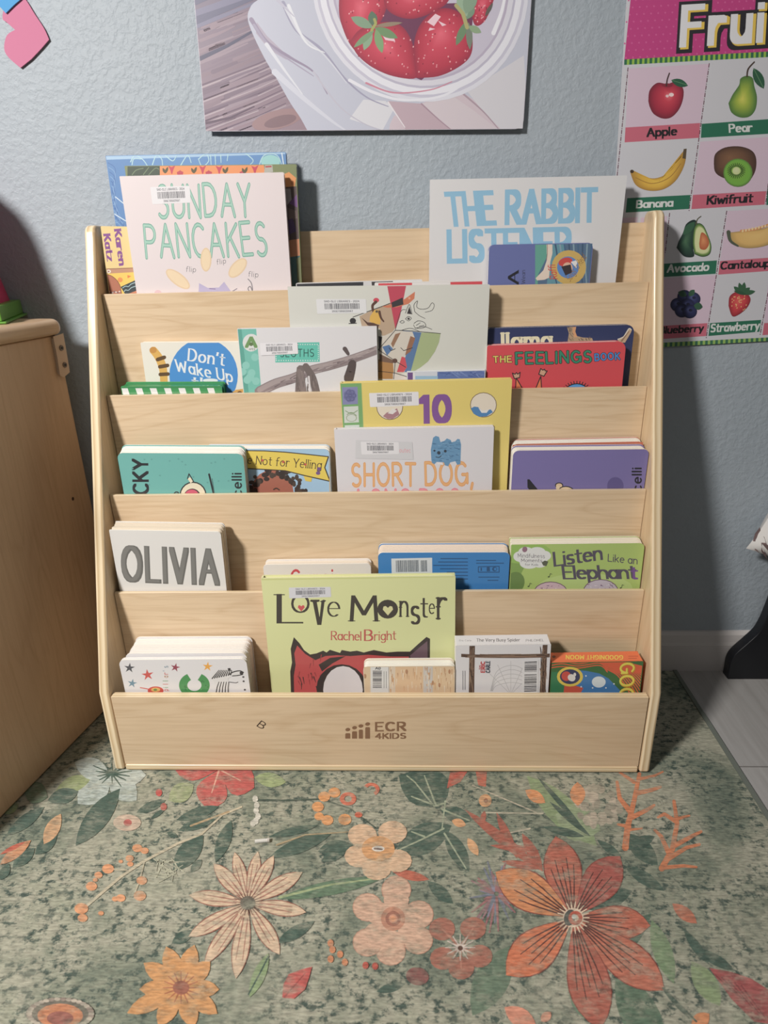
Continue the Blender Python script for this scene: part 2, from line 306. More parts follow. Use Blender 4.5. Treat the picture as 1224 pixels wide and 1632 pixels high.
# ------------------------------------------------------------------ printed art drawn on a plane
class Art:
    """Flat print on a plane with local axes U,V and origin O. to3 lifts (u,v,lift) into the mesh's own coordinates."""
    def __init__(s, mb, O, U, V, crp, rect=None, to3=None, mat=0, eps=2e-5, k0=1):
        s.mb, s.O, s.U, s.V, s.cr = mb, np.array(O, float), np.array(U, float), np.array(V, float), crp
        s.N = np.cross(s.U, s.V); s.rect = rect; s.to3 = to3 or (lambda u, v, e: (u, -e, v)); s.mat = mat; s.eps = eps; s.k = k0; s.j = 0; s.frozen = False; s.col_fn = ink
    def uv(s, p):
        P = hit(s.cr(p), s.O, s.N)-s.O; return float(P@s.U), float(P@s.V)
    def px_per_unit(s): return 1
    def emit(s, pts, cols):                                        # pts: crop px, cols per point
        q = [(*s.uv(p), *c) for p, c in zip(pts, cols)]
        if s.rect:
            x0, z0, x1, z1 = s.rect
            for ax, lim, sg in ((0, x0, 1), (0, x1, -1), (1, z0, 1), (1, z1, -1)):
                out = []
                for i in range(len(q)):
                    a, b_ = q[i-1], q[i]; da, db = (a[ax]-lim)*sg, (b_[ax]-lim)*sg
                    if (da >= 0) != (db >= 0):
                        t = da/(da-db); out.append(tuple(a[j]+(b_[j]-a[j])*t for j in range(5)))
                    if db >= 0: out.append(b_)
                q = out
                if len(q) < 3: return
        ar = sum(q[i-1][0]*q[i][1]-q[i][0]*q[i-1][1] for i in range(len(q)))
        if ar < 0: q = q[::-1]
        s.j += 1; e = (s.k+(s.j % 8)*.12)*s.eps
        s.mb.poly([s.to3(a[0], a[1], e) for a in q], [tuple(a[2:]) for a in q], s.mat)
    def poly(s, pts, col, up=True):
        c = s.col_fn(col); s.emit(pts, [c]*len(pts)); s.k += up and not s.frozen
    def ell(s, c, rx, ry=None, rot=0, col=(0,0,0), n=20, a0=0, a1=360):
        ry = ry or rx; r = math.radians(rot); cr_, sr = math.cos(r), math.sin(r); P = []
        for k in range(n):
            a = math.radians(a0+(a1-a0)*k/(n if a1-a0 >= 360 else n-1)); x, y = rx*math.cos(a), ry*math.sin(a)
            P.append((c[0]+x*cr_-y*sr, c[1]+x*sr+y*cr_))
        s.poly(P, col); return P
    def ring(s, c, r0, r1, col, ry=1.0, n=24, a0=0, a1=360):
        for k in range(n):
            q = []
            for (r, kk) in ((r0, k), (r1, k), (r1, k+1), (r0, k+1)):
                a = math.radians(a0+(a1-a0)*kk/n); q.append((c[0]+r*math.cos(a), c[1]+r*ry*math.sin(a)))
            s.poly(q, col, False)
        s.k += not s.frozen
    def line(s, pts, w, col, w1=None):
        c = s.col_fn(col); n = len(pts)-1
        for i in range(n):
            wa = w if w1 is None else w+(w1-w)*i/n; wb = w if w1 is None else w+(w1-w)*(i+1)/n
            h_ = hull([(pts[i][0]+x, pts[i][1]+y) for x, y in nib_pts(('o', wa, wa))]+[(pts[i+1][0]+x, pts[i+1][1]+y) for x, y in nib_pts(('o', wb, wb))])
            s.emit(h_, [c]*len(h_))
        s.k += not s.frozen
    def curve(s, pts, w, col, w1=None, n=8): s.line(spline(pts, n), w, col, w1)
    def shade(s, outline, centre, stops):                           # a printed colour blend from the middle to the rim
        n = len(outline); cs = [(t, s.col_fn(c)) for t, c in stops]
        for (t0, ca), (t1, cb) in zip(cs[:-1], cs[1:]):
            for i in range(n):
                a, b_ = outline[i-1], outline[i]
                L = lambda p, t: (centre[0]+(p[0]-centre[0])*t, centre[1]+(p[1]-centre[1])*t)
                if t0 == 0: s.emit([centre, L(a, t1), L(b_, t1)], [ca, cb, cb])
                else: s.emit([L(a, t0), L(a, t1), L(b_, t1), L(b_, t0)], [ca, cb, cb, ca])
        s.k += not s.frozen
    def vgrad(s, quad, ct, cb, n=1):
        a, b_, c, d = quad; s.emit([a, b_, c, d], [s.col_fn(ct), s.col_fn(ct), s.col_fn(cb), s.col_fn(cb)]); s.k += not s.frozen
    def leaf(s, a, b_, w, col, bulge=0.5, n=7, edge=None):
        dx, dy = b_[0]-a[0], b_[1]-a[1]; L = math.hypot(dx, dy); nx, ny = -dy/L, dx/L; up, dn = [], []
        for k in range(n+1):
            t = k/n; ww = w/2*(math.sin(math.pi*t**(math.log(.5)/math.log(bulge)))**0.8 if 0 < t < 1 else 0)
            x, y = a[0]+dx*t, a[1]+dy*t; up.append((x+nx*ww, y+ny*ww)); dn.append((x-nx*ww, y-ny*ww))
        P = up+dn[-2:0:-1]
        if edge:
            cx, cy = (a[0]+b_[0])/2, (a[1]+b_[1])/2
            s.poly([(cx+(x-cx)*1.05+(3 if x > cx else -3)*.6, cy+(y-cy)*1.05) for x, y in P], edge)
        s.poly(P, col)
    def text(s, txt, p0, p1, p2, col, nib=('o', .14, .14), gap=.2, serif=0.0, jit=0.0, seed=1, space=.35, sizes=None, outline=None, ow=.07, inner=None, iw=.06):
        rnd = random.Random(seed); ex = (p1[0]-p0[0], p1[1]-p0[1]); ey = (p2[0]-p0[0], p2[1]-p0[1])
        x = 0; items = []
        for i, ch in enumerate(txt):
            if ch == ' ': x += space; continue
            w, st = glyph(ch); sc, dy = (sizes[i] if sizes else (1, 0)); dyj = dy+rnd.uniform(-jit, jit); rot = rnd.uniform(-jit, jit)*2
            for pts in st:
                items.append([(x+sc*(px*math.cos(rot)-py*math.sin(rot)), dyj+sc*(px*math.sin(rot)+py*math.cos(rot))) for px, py in pts])
            x += (w+gap)*sc
        W_ = max(x-gap, .05)
        if len(txt) == 1 and W_ < .1: W_ = .1
        def mp(p): return (p0[0]+ex[0]*p[0]/W_+ey[0]*p[1], p0[1]+ex[1]*p[0]/W_+ey[1]*p[1])
        def run(nb, cc):
            cc = s.col_fn(cc)
            for pts in items:
                for hl in pen(pts, nb):
                    if len(hl) > 2: s.emit([mp(p) for p in hl], [cc]*len(hl))
                if serif:
                    for e, q in ((pts[0], pts[1]), (pts[-1], pts[-2])):
                        if abs(e[1]-q[1]) > 1.2*abs(e[0]-q[0]):
                            for hl in pen([(e[0]-serif, e[1]), (e[0]+serif, e[1])], ('b', nb[2]*.6, nb[2]*.6)): s.emit([mp(p) for p in hl], [cc]*len(hl))
            s.k += not s.frozen
        if outline: run((nib[0], nib[1]+ow*2, nib[2]+ow*2), outline)
        run(nib, col)
        if inner: run((nib[0], iw, iw), inner)
    def barcode(s, q, col=(70,70,78), n=34, seed=3, vertical=False):
        rnd = random.Random(seed); tl, tr, br_, bl = q; x = 0; tot = n*1.9; c = s.col_fn(col)
        L = lambda a, b_, t: (a[0]+(b_[0]-a[0])*t, a[1]+(b_[1]-a[1])*t)
        if vertical: tl, tr, br_, bl = bl, tl, tr, br_
        while x < tot:
            w = rnd.choice((.7, .9, 1.3, 1.8)); t0, t1 = x/tot, min(1, (x+w)/tot)
            s.emit([L(tl,tr,t0), L(tl,tr,t1), L(bl,br_,t1), L(bl,br_,t0)], [c]*4); x += w+rnd.choice((.7, .9, 1.4))
        s.k += not s.frozen
def spline(P, n=8):
    P = [P[0]]+list(P)+[P[-1]]; out = []
    for i in range(1, len(P)-2):
        a, b_, c, d = P[i-1:i+3]
        for k in range(n):
            t = k/n
            out.append(tuple(.5*((2*b_[j])+(-a[j]+c[j])*t+(2*a[j]-5*b_[j]+4*c[j]-d[j])*t*t+(-a[j]+3*b_[j]-3*c[j]+d[j])*t**3) for j in (0, 1)))
    out.append(tuple(P[-2])); return out

# ------------------------------------------------------------------ a leaning cover: find its tilt from its four visible corners
def axes(lean, yaw, roll):
    v = np.array([0, math.sin(lean), math.cos(lean)]); u = np.array([1.0, 0, 0])
    n = np.cross(v, u)
    u, v = math.cos(roll)*u+math.sin(roll)*v, -math.sin(roll)*u+math.cos(roll)*v
    c_, s_ = math.cos(yaw), math.sin(yaw); Z = np.array([[c_, -s_, 0], [s_, c_, 0], [0, 0, 1]])
    return Z@u, Z@n, Z@v
def fit_cover(q, y0, lean0=0.0, sl=0.05, sy=0.018):
    tl, tr, br_, bl = [np.array(a) for a in q]
    O0 = hit_axis(bl, 1, y0); R0 = hit_axis(br_, 1, y0); T0 = hit_axis(tl, 1, y0)
    p = np.array([O0[0], O0[2], lean0, 0, 0, R0[0]-O0[0], T0[2]-O0[2]])
    def res(p):
        U, N, V = axes(p[2], p[3], p[4]); O = np.array([p[0], y0, p[1]]); r = []
        for P, t in ((O, bl), (O+U*p[5], br_), (O+U*p[5]+V*p[6], tr), (O+V*p[6], tl)): r += list(proj(P)-t)
        return np.array(r+[(p[2]-lean0)/sl*2, p[3]/sy*2])
    for _ in range(12):
        r = res(p); J = np.zeros((len(r), 7))
        for i in range(7):
            d_ = p.copy(); d_[i] += 1e-6; J[:, i] = (res(d_)-r)/1e-6
        p = p-np.linalg.solve(J.T@J+1e-9*np.eye(7), J.T@r)
    return p, res(p)

# ------------------------------------------------------------------ the setting
WY = 0.3116                                                          # face of the back wall
mb = MB(); mb.box((-2.2, WY, -0.005), (2.4, WY+0.1, 2.6)); structure(mb.build('wall_back', [M_WALL]))
mb = MB(); mb.box((-2.2, -2.6, -0.06), (2.4, WY+0.05, -0.005)); structure(mb.build('floor', [M_FLOOR]))
mb = MB()
prof = [(WY-0.0125, -0.005), (WY-0.0125, 0.058), (WY-0.0115, 0.060), (WY-0.0115, 0.0615), (WY-0.0105, 0.064), (WY-0.0085, 0.080), (WY-0.004, 0.086), (WY, 0.087)]
for (ya, za), (yb, zb) in zip(prof[:-1], prof[1:]): mb.poly([(-2.2,ya,za),(2.4,ya,za),(2.4,yb,zb),(-2.2,yb,zb)])
mb.poly([(-2.2,y,z) for y, z in reversed(prof)]+[(-2.2,WY,-0.005)]); mb.poly([(2.4,y,z) for y, z in prof]+[(2.4,WY,-0.005)])
structure(mb.build('baseboard_back', [M_TRIM]))

# ------------------------------------------------------------------ rug
RX0, RX1, RY0, RY1 = -1.25, 0.616, -1.45, 0.297
rug = thing('area_rug', 'sage green floral rug with orange flowers under the bookshelf', 'rug', (0, -0.3, -0.005))
mb = MB(); ox, oy, oz = 0, -0.3, -0.005
mb.box((RX0, RY0-oy, 0.0), (RX1, RY1-oy, 0.0022))
A = Art(mb, (0, -0.3, -0.0024), (1,0,0), (0,1,0), e2, (RX0+.01, RY0-oy+.01, RX1-.012, RY1-oy-.01), lambda u, v_, e: (u, v_, 0.0022+e), 1, 3.6e-6)
A.N = np.array((0.,0.,1.))
def faded(c): r = lin(c); g = sum(r)/3; return tuple(min(.9, (x*.95+g*.05)*1.06+.004) for x in r)
A.col_fn = faded
DG, DG2, LG, VE = (70,92,82), (86,106,92), (140,158,118), (172,165,142)
def petal_veins(a, b_, w, col, n=4):
    dx, dy = b_[0]-a[0], b_[1]-a[1]; L = math.hypot(dx, dy); nx, ny = -dy/L, dx/L
    A.frozen = True
    for k in range(n):
        o = (k-(n-1)/2)/n*w*.8
        A.line([(a[0]+dx*.12+nx*o*.25, a[1]+dy*.12+ny*o*.25), (a[0]+dx*.45+nx*o*.8, a[1]+dy*.45+ny*o*.8), (a[0]+dx*(.72 if k % 2 else .62)+nx*o, a[1]+dy*(.72 if k % 2 else .62)+ny*o)], 5.5, col, 3)
    A.frozen = False; A.k += 1
rr_ = random.Random(5)
# muted leaf masses and washes
for a, b_, w, c in (((470,110),(690,330),90,LG),((560,230),(700,280),120,(150,165,130)),((610,740),(700,887),90,(110,135,112)),((750,720),(900,1000),120,(92,116,96)),((420,640),(300,860),110,(104,124,104)),
                    ((860,560),(930,760),60,(124,146,112)),((985,690),(1075,830),70,LG),((780,290),(880,390),60,DG),((640,520),(800,470),70,DG),((860,540),(700,700),70,DG2)): A.leaf(a, b_, w, c)
for a, b_, w in (((215,190),(70,110),110),((210,200),(150,85),95),((200,215),(300,250),50),((235,265),(60,350),95),((215,280),(290,410),55),((160,440),(240,510),40),((520,270),(650,300),26),((540,190),(670,300),20),((500,110),(650,280),16),
                 ((775,390),(900,470),40),((770,370),(690,310),26),((780,340),(870,300),40),((0,785),(90,760),30),((890,770),(980,870),14),((1000,650),(1120,720),34),((960,590),(1040,700),30)): A.leaf(a, b_, w, DG)
A.frozen = True
for p in ([(215,195),(180,205),(120,130),(95,110)], [(175,200),(110,175)], [(185,200),(150,110)], [(210,275),(140,310),(62,345)], [(150,300),(110,285)], [(212,290),(280,400)], [(215,190),(205,275)], [(205,215),(290,250)]): A.line(p, 6, (160,170,145), 4)
A.frozen = False; A.k += 1
A.line([(300,140),(500,225)], 4, (190,180,160)); A.line([(330,225),(520,228)], 5, (185,178,158)); A.line([(360,300),(480,275)], 5, (190,180,160))
for k in range(60):                                                   # grey hydrangea head
    a, r = rr_.uniform(0, 6.28), math.sqrt(rr_.random()); A.ell((695+68*r*math.cos(a), 205+62*r*math.sin(a)), 13, 10, rr_.uniform(0,180), rr_.choice([(178,168,150),(160,152,136),(190,176,158)]), 9)
A.frozen = True
for a, b_, w, c in (((465,155),(528,195),36,(222,150,100)),((628,130),(630,205),48,(220,150,105)),((925,510),(1002,572),40,(190,115,90)),((50,410),(165,435),30,(185,100,80)),((235,250),(280,265),26,(215,160,115)),((285,305),(318,360),28,(222,170,125))): A.leaf(a, b_, w, c)
A.frozen = False; A.k += 1
A.ell((340,188), 20, col=(215,160,115)); A.ell((342,188), 7, col=(165,100,70))
A.frozen = True
for q, c in (([(220,150),(230,100),(285,96),(262,130)], (190,95,80)), ([(310,96),(345,96),(342,145),(318,140)], (190,105,85))): A.poly(q, c)
A.frozen = False; A.k += 1
A.frozen = True
for a, b_, w in (((520,410),(275,215),34),((440,370),(375,225),28),((520,410),(455,290),34),((510,345),(355,328),22),((520,400),(390,378),24),((330,260),(338,220),18)): A.leaf(a, b_, w, (172,98,82))
A.frozen = False; A.k += 1
for p, w in (([(778,335),(785,270),(805,190),(822,105)],22),([(795,225),(760,180),(752,130)],18),([(800,240),(850,215),(868,203)],16),([(812,165),(860,155),(888,145)],16),([(790,270),(755,262)],14),([(805,130),(775,110),(760,100)],12),([(825,120),(870,110),(895,98)],10),([(785,280),(830,275)],10),
             ([(892,400),(925,340),(940,260),(930,190)],20),([(915,355),(890,300),(870,280)],16),([(930,330),(985,300),(1015,285)],16),([(912,370),(970,335),(1010,325)],16),([(895,398),(960,392),(1000,396)],14),([(938,255),(900,230),(880,240)],14),([(940,245),(978,235)],12)):
    A.line(p, w, (208,128,88), w*.55)
for k in range(70):                                                   # lilac thistle
    a = rr_.uniform(0, 6.28); r = rr_.uniform(40, 115); A.line([(375+12*math.cos(a), 480+12*math.sin(a)), (375+r*.75*math.cos(a), 485+r*1.05*math.sin(a))], 10, rr_.choice([(140,135,155),(150,118,122),(120,125,140),(160,110,112)]), 5)
def round_petals(c, ring, col, rim):
    for p in ring:
        r = 44; A.ell(p, r+3, (r+3)*.95, 0, rim, 16); A.ell(p, r, r*.95, 0, col, 16); A.line([c, ((c[0]+p[0])/2, (c[1]+p[1])/2), p], 8, rim, 3)
round_petals((52,555), [(62,468),(132,545),(130,625),(45,660),(-28,632),(-28,522)], (212,172,148), (196,148,126))
A.frozen = True
for p in ((62,500),(105,550),(105,605),(48,630),(0,605),(5,540)): A.ell(p, 40, 36, 0, (212,172,148), 14)
A.frozen = False; A.k += 1
A.ell((52,558), 38, col=(196,140,116)); A.ring((52,558), 14, 24, (160,105,88)); A.ell((52,558), 9, col=(215,150,115))
A.frozen = True
for p in ((205,590),(302,588),(322,675),(265,712),(208,682)): A.ell(p, 41, 36, 0, (168,108,92), 14); A.line([(262,648), p], 12, (186,128,110), 4)
A.frozen = False; A.k += 1
for k in range(12):
    a = k*math.pi/6; A.line([(262,648), (262+46*math.cos(a), 648+40*math.sin(a))], 7, (205,190,180), 3)
A.ell((262,650), 8, col=(95,60,50)); A.ell((128,738), 36, 28, 10, (135,85,82))
C = (615,555)                                                         # the big orange bloom
for b_, w, c, bu in (((560,300),112,(186,104,86),.6),((762,362),112,(170,88,80),.62),((856,580),100,(190,104,82),.6),((900,782),118,(192,112,90),.62),((700,905),128,(178,98,82),.6),((405,735),128,(212,120,84),.6),((372,412),118,(212,138,92),.6)):
    A.leaf(C, b_, w+8, (140,70,60), bu, 10); A.leaf(C, b_, w, c, bu, 10); petal_veins(C, b_, w, (92,48,46), 5)
for k in range(22):
    a = k*math.pi/11; A.line([C, (C[0]+50*math.cos(a), C[1]+50*math.sin(a))], 9, (222,196,170), 3)
A.ell(C, 32, 30, 0, (228,205,182)); A.ell((604,555), 18, 26, 15, (70,72,72)); A.ring((622,556), 10, 22, (196,92,72)); A.ell((618,552), 8, col=(215,215,205))
A.poly([(1040,712),(1110,725),(1170,745),(1240,790),(1250,890),(1180,880),(1110,810)], (166,84,84))
A.frozen = True
for k in range(5): A.line([(1060+k*20,735+k*8),(1130+k*22,800+k*18)], 5, (135,62,66), 3)
A.frozen = False; A.k += 1
A.frozen = True
for a, b_, w, c in (((400,835),(500,900),60,(218,145,120)),((515,880),(545,850),30,(215,150,125)),((985,900),(1040,855),50,(212,140,95))): A.leaf(a, b_, w, c)
A.frozen = False; A.k += 1
A.line([(895,775),(1000,880)], 6, DG)
# left half
A.cr = e1
A.frozen = True
for a, b_, w, c in (((345,110),(235,70),70,(178,188,182)),((345,110),(245,200),90,(180,190,184)),((345,110),(430,190),80,(176,186,180)),((345,110),(460,110),70,(180,188,182)),((175,160),(290,115),50,(150,162,115)),((800,118),(900,132),46,(152,166,120)),((530,190),(610,140),60,(155,165,125)),((0,225),(60,200),40,LG),((75,150),(150,180),70,(110,130,108))): A.leaf(a, b_, w, c)
A.frozen = False; A.k += 1
for k in range(14):
    a = k*.449+.2; A.line([(352,105), (352+rr_.uniform(45,75)*math.cos(a), 105+rr_.uniform(30,46)*math.sin(a))], 7, DG, 3)
for b_, w in (((650,215),100),((545,85),80),((800,150),100),((640,60),80),((740,40),90)): A.leaf((690,92), b_, w, (190,88,84), .6); A.line([(690,92), (690+(b_[0]-690)*.6, 92+(b_[1]-92)*.6)], 6, (218,165,145), 3)
for a, b_, w in (((378,152),(238,332),70),((150,190),(248,162),50),((20,300),(140,210),40),((430,228),(522,188),30),((475,248),(520,215),14),((555,252),(690,208),36),((560,285),(690,238),36),((678,385),(728,252),44),((545,410),(640,300),66),((600,415),(635,375),26),((525,290),(560,305),18),
                 ((845,305),(1000,268),26),((845,370),(1045,292),46),((1000,350),(1110,330),50),((1010,382),(1095,340),36),((870,640),(990,570),40),((540,640),(610,600),36),((40,400),(110,340),40),((110,360),(180,300),40),((0,440),(30,390),30)): A.leaf(a, b_, w, DG)
A.leaf((870,500), (1215,430), 46, (96,122,98)); A.line([(880,495),(1040,455),(1210,432)], 8, (158,172,130), 5)
A.leaf((785,810), (845,670), 40, (140,160,118)); A.line([(782,800),(820,730),(845,680)], 5, DG)
A.line([(805,188),(900,190),(1010,185),(1100,215),(1180,275)], 6, (70,84,74), 4); A.line([(870,330),(960,298),(1110,288)], 6, (168,150,118), 4)
A.line([(275,520),(380,430),(455,380),(560,325),(635,295),(700,235),(760,210)], 9, (198,186,160), 6); A.line([(455,380),(440,440),(425,480)], 5, (190,180,155)); A.line([(400,410),(340,405)], 5, (190,180,155)); A.line([(600,270),(720,225)], 6, (175,150,115))
A.frozen = True
for k in range(22): A.line([(470+rr_.uniform(0,90), 370+rr_.uniform(0,60)), (490+rr_.uniform(0,90), 380+rr_.uniform(0,70))], 4, (178,178,156), 2)
A.frozen = False; A.k += 1
A.frozen = True
for x, y, r in ((432,340,16),(455,348,13),(340,405,19),(310,425,13),(288,460,18),(256,530,22),(260,560,16),(446,442,17),(440,490,20),(380,497,15),(362,500,10),(408,372,13),(410,390,10),(318,545,9),(300,440,8),(380,382,7)): A.ell((x,y), r, r*.8, 0, (218,152,108), 12)
A.frozen = False; A.k += 1
A.frozen = True
for x, y, r in ((1020,178,19),(1052,165,19),(1000,210,19),(1030,252,19),(1085,250,21),(1004,240,15)): A.ell((x,y), r, r*.85, 0, (222,155,98), 12)
A.frozen = False; A.k += 1
A.ring((1095,185), 12, 26, (205,110,85), .8); A.ring((1168,155), 14, 26, (205,110,85), .8, 16, -150, 60); A.ell((1128,235), 12, 9, 0, (205,100,72))
A.frozen = True
for x, y in ((803,185),(808,205),(806,222),(812,240),(796,262),(805,255)): A.ell((x,y), 9, 11, 0, (212,208,196), 10)
A.frozen = False; A.k += 1
A.leaf((192,232), (138,328), 44, (206,162,122)); A.leaf((0,392), (98,315), 34, (200,140,102)); A.leaf((0,360), (80,320), 14, (190,90,70))
A.ell((500,165), 10, 12, 0, (190,80,75)); A.ell((515,210), 10, 12, 0, (180,95,85)); A.ell((400,260), 44, 26, 0, (200,175,155)); A.ell((402,260), 13, 11, 0, (180,90,85))
A.frozen = True
for p in ((1235,290),(1140,300),(1130,365),(1185,405),(1250,380)): A.ell(p, 46, 36, 0, (216,180,148), 14)
A.frozen = False; A.k += 1
A.ell((1190,342), 52, 40, 0, (214,158,108)); A.ell((1190,342), 20, 9, 0, (225,215,205)); A.line([(1178,342),(1202,344)], 5, (110,85,80))
C = (780,513)                                                         # pale star-shaped daisy
for b_, w in (((738,352),48),((812,350),46),((862,362),50),((952,416),62),((964,542),58),((880,676),66),((742,752),66),((642,708),58),((592,620),58),((594,488),58),((672,388),58)):
    w *= .76; A.leaf(C, b_, w+7, (150,92,78), .58, 9); A.leaf(C, b_, w, (212,184,156), .58, 9)
    dx, dy = b_[0]-C[0], b_[1]-C[1]
    for o in (-.10, .08): A.line([(C[0]+dx*.2-dy*o*.3, C[1]+dy*.2+dx*o*.3), (C[0]+dx*.75-dy*o*.5, C[1]+dy*.75+dx*o*.5)], 5, (170,120,104), 2.5)
for k in range(22):
    a = k*math.pi/11+.1; A.line([C, (C[0]+46*math.cos(a), C[1]+40*math.sin(a))], 5, (120,72,62), 2)
A.ell(C, 24, 22, 0, (105,95,85)); A.ell(C, 15, 14, 0, (80,76,68))
C = (570,780)                                                         # orange star flower
for b_, w in (((523,650),60),((612,645),58),((662,698),58),((690,785),56),((684,862),58),((610,905),60),((498,900),60),((400,860),56),((438,785),54),((452,702),58)): A.leaf(C, b_, w, (210,152,98), .58)
for k in range(16):
    a = k*math.pi/8; A.line([C, (C[0]+56*math.cos(a), C[1]+50*math.sin(a))], 7, (176,108,76), 3)
A.ell(C, 26, 22, 0, (158,96,78))
A.ell((190,862), 108, 52, 0, (110,102,92)); A.ell((190,868), 72, 38, 0, (196,128,92)); A.ell((190,876), 42, 22, 0, (150,92,82))
for k in range(34):
    a = k*2*math.pi/34; A.ell((190+98*math.cos(a), 862+46*math.sin(a)), 10, 6, 0, rr_.choice([(190,176,160),(150,132,122),(172,160,146)]), 8)
A.poly([(888,812),(892,770),(908,738),(950,722),(982,714),(972,750),(960,785),(925,815)], (188,84,80)); A.line([(895,810),(960,735)], 6, (150,60,60), 3)
A.frozen = True
for x, y in ((1040,640),(1046,660),(1070,675),(1085,700),(1040,690),(1150,710),(1180,712)): A.ell((x,y), 10, 12, 0, (205,132,92) if x < 1100 else (182,84,72), 9)
A.frozen = False; A.k += 1
mb.box((RX1-.008, RY0-oy, 0.0), (RX1, RY1-oy, 0.0046), mat=2); mb.box((RX0, RY0-oy, 0.0), (RX0+.008, RY1-oy, 0.0046), mat=2)
assert A.k*A.eps < .0026
mb.build('woven_pile', [M_RUG, M_RUGPRINT, M_RUGEDGE], rug)

# ------------------------------------------------------------------ bookshelf
HW, PT = 0.46, 0.018
HI = HW-PT
shelf = thing('book_display_shelf', 'birch plywood book display shelf with five sloping pockets on floral rug', 'bookshelf')
prof = [(0.302, 0.0), (0.004, 0.0), (0.006, 0.1613)]
def arc(cy, cz, r, a0, a1, n=5): return [(cy+r*math.cos(math.radians(a0+(a1-a0)*k/n)), cz+r*math.sin(math.radians(a0+(a1-a0)*k/n))) for k in range(n+1)]
prof += [(0.2500, 0.8540)] + arc(0.2690, 0.8640, 0.0155, 165, 90) + arc(0.290, 0.8675, 0.012, 90, 0)
for sx in (-1, 1):
    mb = MB(); xa, xb = (-HW, -HI) if sx < 0 else (HI, HW)
    mb.poly([(xa, y, z) for y, z in prof], mat=0); mb.poly([(xb, y, z) for y, z in reversed(prof)], mat=0)
    for i in range(len(prof)):
        (ya, za), (yb, zb) = prof[i], prof[(i+1) % len(prof)]
        mb.poly([(xa,ya,za),(xb,ya,za),(xb,yb,zb),(xa,yb,zb)], mat=1)
    mb.build('side_panel', [M_BIRCHZ, M_PLYX], shelf, 0.0052, 4)
mb = MB(); mb.box((-HI, 0.291, 0.02), (HI, 0.297, 0.863), mats={'top': 1}); mb.build('back_panel', [M_BIRCH, M_PLYY], shelf)
DY, DZ = [0.239, 0.19, 0.1355, 0.0865], [0.775, 0.6185, 0.4625, 0.305]
PF = [0.705, 0.5485, 0.3925, 0.235, 0.068]                            # heights of the pocket floors
for i in range(4):
    mb = MB(); mb.box((-HI+.0006, DY[i], PF[i+1]-.007), (HI-.0006, DY[i]+.007, DZ[i]), mats={'top': 1}); mb.build('divider_board', [M_BIRCH, M_PLYY], shelf, 0.0008, 1)
fy = [0.291]+DY
ry = [d+.007 for d in DY]+[0.019]
for i in range(5):
    mb = MB(); mb.box((-HI+.001, ry[i], PF[i]-.007), (HI-.001, fy[i], PF[i])); mb.build('pocket_floor', [M_BIRCH], shelf)
mb = MB(); mb.box((-HI+.002, 0.006, 0.0125), (HI-.002, 0.019, 0.1535), mats={'top': 1})
A = Art(mb, (0, 0.006, 0), (1,0,0), (0,0,1), lg, None, lambda u, v_, e: (u, 0.006-e, v_), 2); A.col_fn = lin
bc = (136,104,80)
A.text('ECR', (872,152), (1074,149), (872,95), bc, ('b',.19,.17), gap=.3); A.text('4KIDS', (870,206), (1076,204), (870,171), bc, ('b',.2,.18), gap=.26)
for x0, x1, y0, cy in ((657,692,168,143),(704,739,155,130),(751,780,143,118),(796,829,126,104)):
    A.poly([(x0,y0+5),(x0+5,y0),(x1-4,y0),(x1,y0+5),(x1,206),(x0,206)], bc); A.ell(((x0+x1)/2, cy), 17, 12, -8, bc)
A.text('B', (42,118), (78,139), (74,82), (62,48,40), ('o',.11,.11))
mb.build('front_panel', [M_BIRCH, M_PLYY, M_BOARD], shelf, 0)
mb = MB(); mb.box((-HI+.002, 0.0035, 0.0005), (HI-.002, 0.291, 0.0125), mats={'front': 1}); mb.build('base_board', [M_BIRCH, M_PLYZ], shelf, 0.003, 3)

# ------------------------------------------------------------------ low cabinet and toy at the left
cx, cy, ang, ZC = -0.529, 0.240, math.radians(-12), 0.712
cab = thing('storage_cabinet', 'light maple wooden cabinet with rounded top left of the bookshelf', 'cabinet', (cx, cy, 0)); cab.rotation_euler = (0,0,ang)
mb = MB(); mb.box((-.018, -.46, 0.001), (0, 0, ZC)); 
mb.build('end_panel', [M_CAB], cab, 0.003, 2)
mb = MB(); mb.box((-.232, -.018, .03), (-.018, -.004, ZC)); mb.build('back_panel', [M_CAB], cab)
mb = MB(); mb.box((-.25, -.46, 0.001), (-.232, 0, ZC)); mb.build('end_panel', [M_CAB], cab, 0.003, 2)
mb = MB(); mb.box((-.232, -.45, .03), (-.018, -.018, .045)); mb.build('bottom_board', [M_CAB], cab)
mb = MB(); mb.box((-.262, -.475, ZC), (0.010, 0.006, ZC+.027)); mb.build('cabinet_top', [M_CABTOP], cab, 0.0125, 5)
def cab_local(q):                                                     # point of the end panel seen at a pixel
    n = np.array([math.cos(ang), math.sin(ang), 0]); P = hit(q, np.array([cx, cy, 0]), n); d_ = P-np.array([cx, cy, 0])
    return float(-d_[0]*math.sin(ang)+d_[1]*math.cos(ang)), float(d_[2])
mb = MB()
pts = [cab_local(q) for q in ((81.5,538),(95,533.5),(99,555),(104,585),(105,592),(97,599),(92,597),(88,570))]
mb.poly([(0.006, y, z) for y, z in pts[::-1]], (0.56,0.42,0.31)); n = len(pts)
for i in range(n):
    (ya, za), (yb, zb) = pts[i], pts[(i+1) % n]; mb.poly([(0.0,ya,za),(0.006,ya,za),(0.006,yb,zb),(0.0,yb,zb)][::-1], (0.56,0.42,0.31))
br_ = mb.build('corner_bracket', [M_PLASTIC], cab, 0.002, 2)
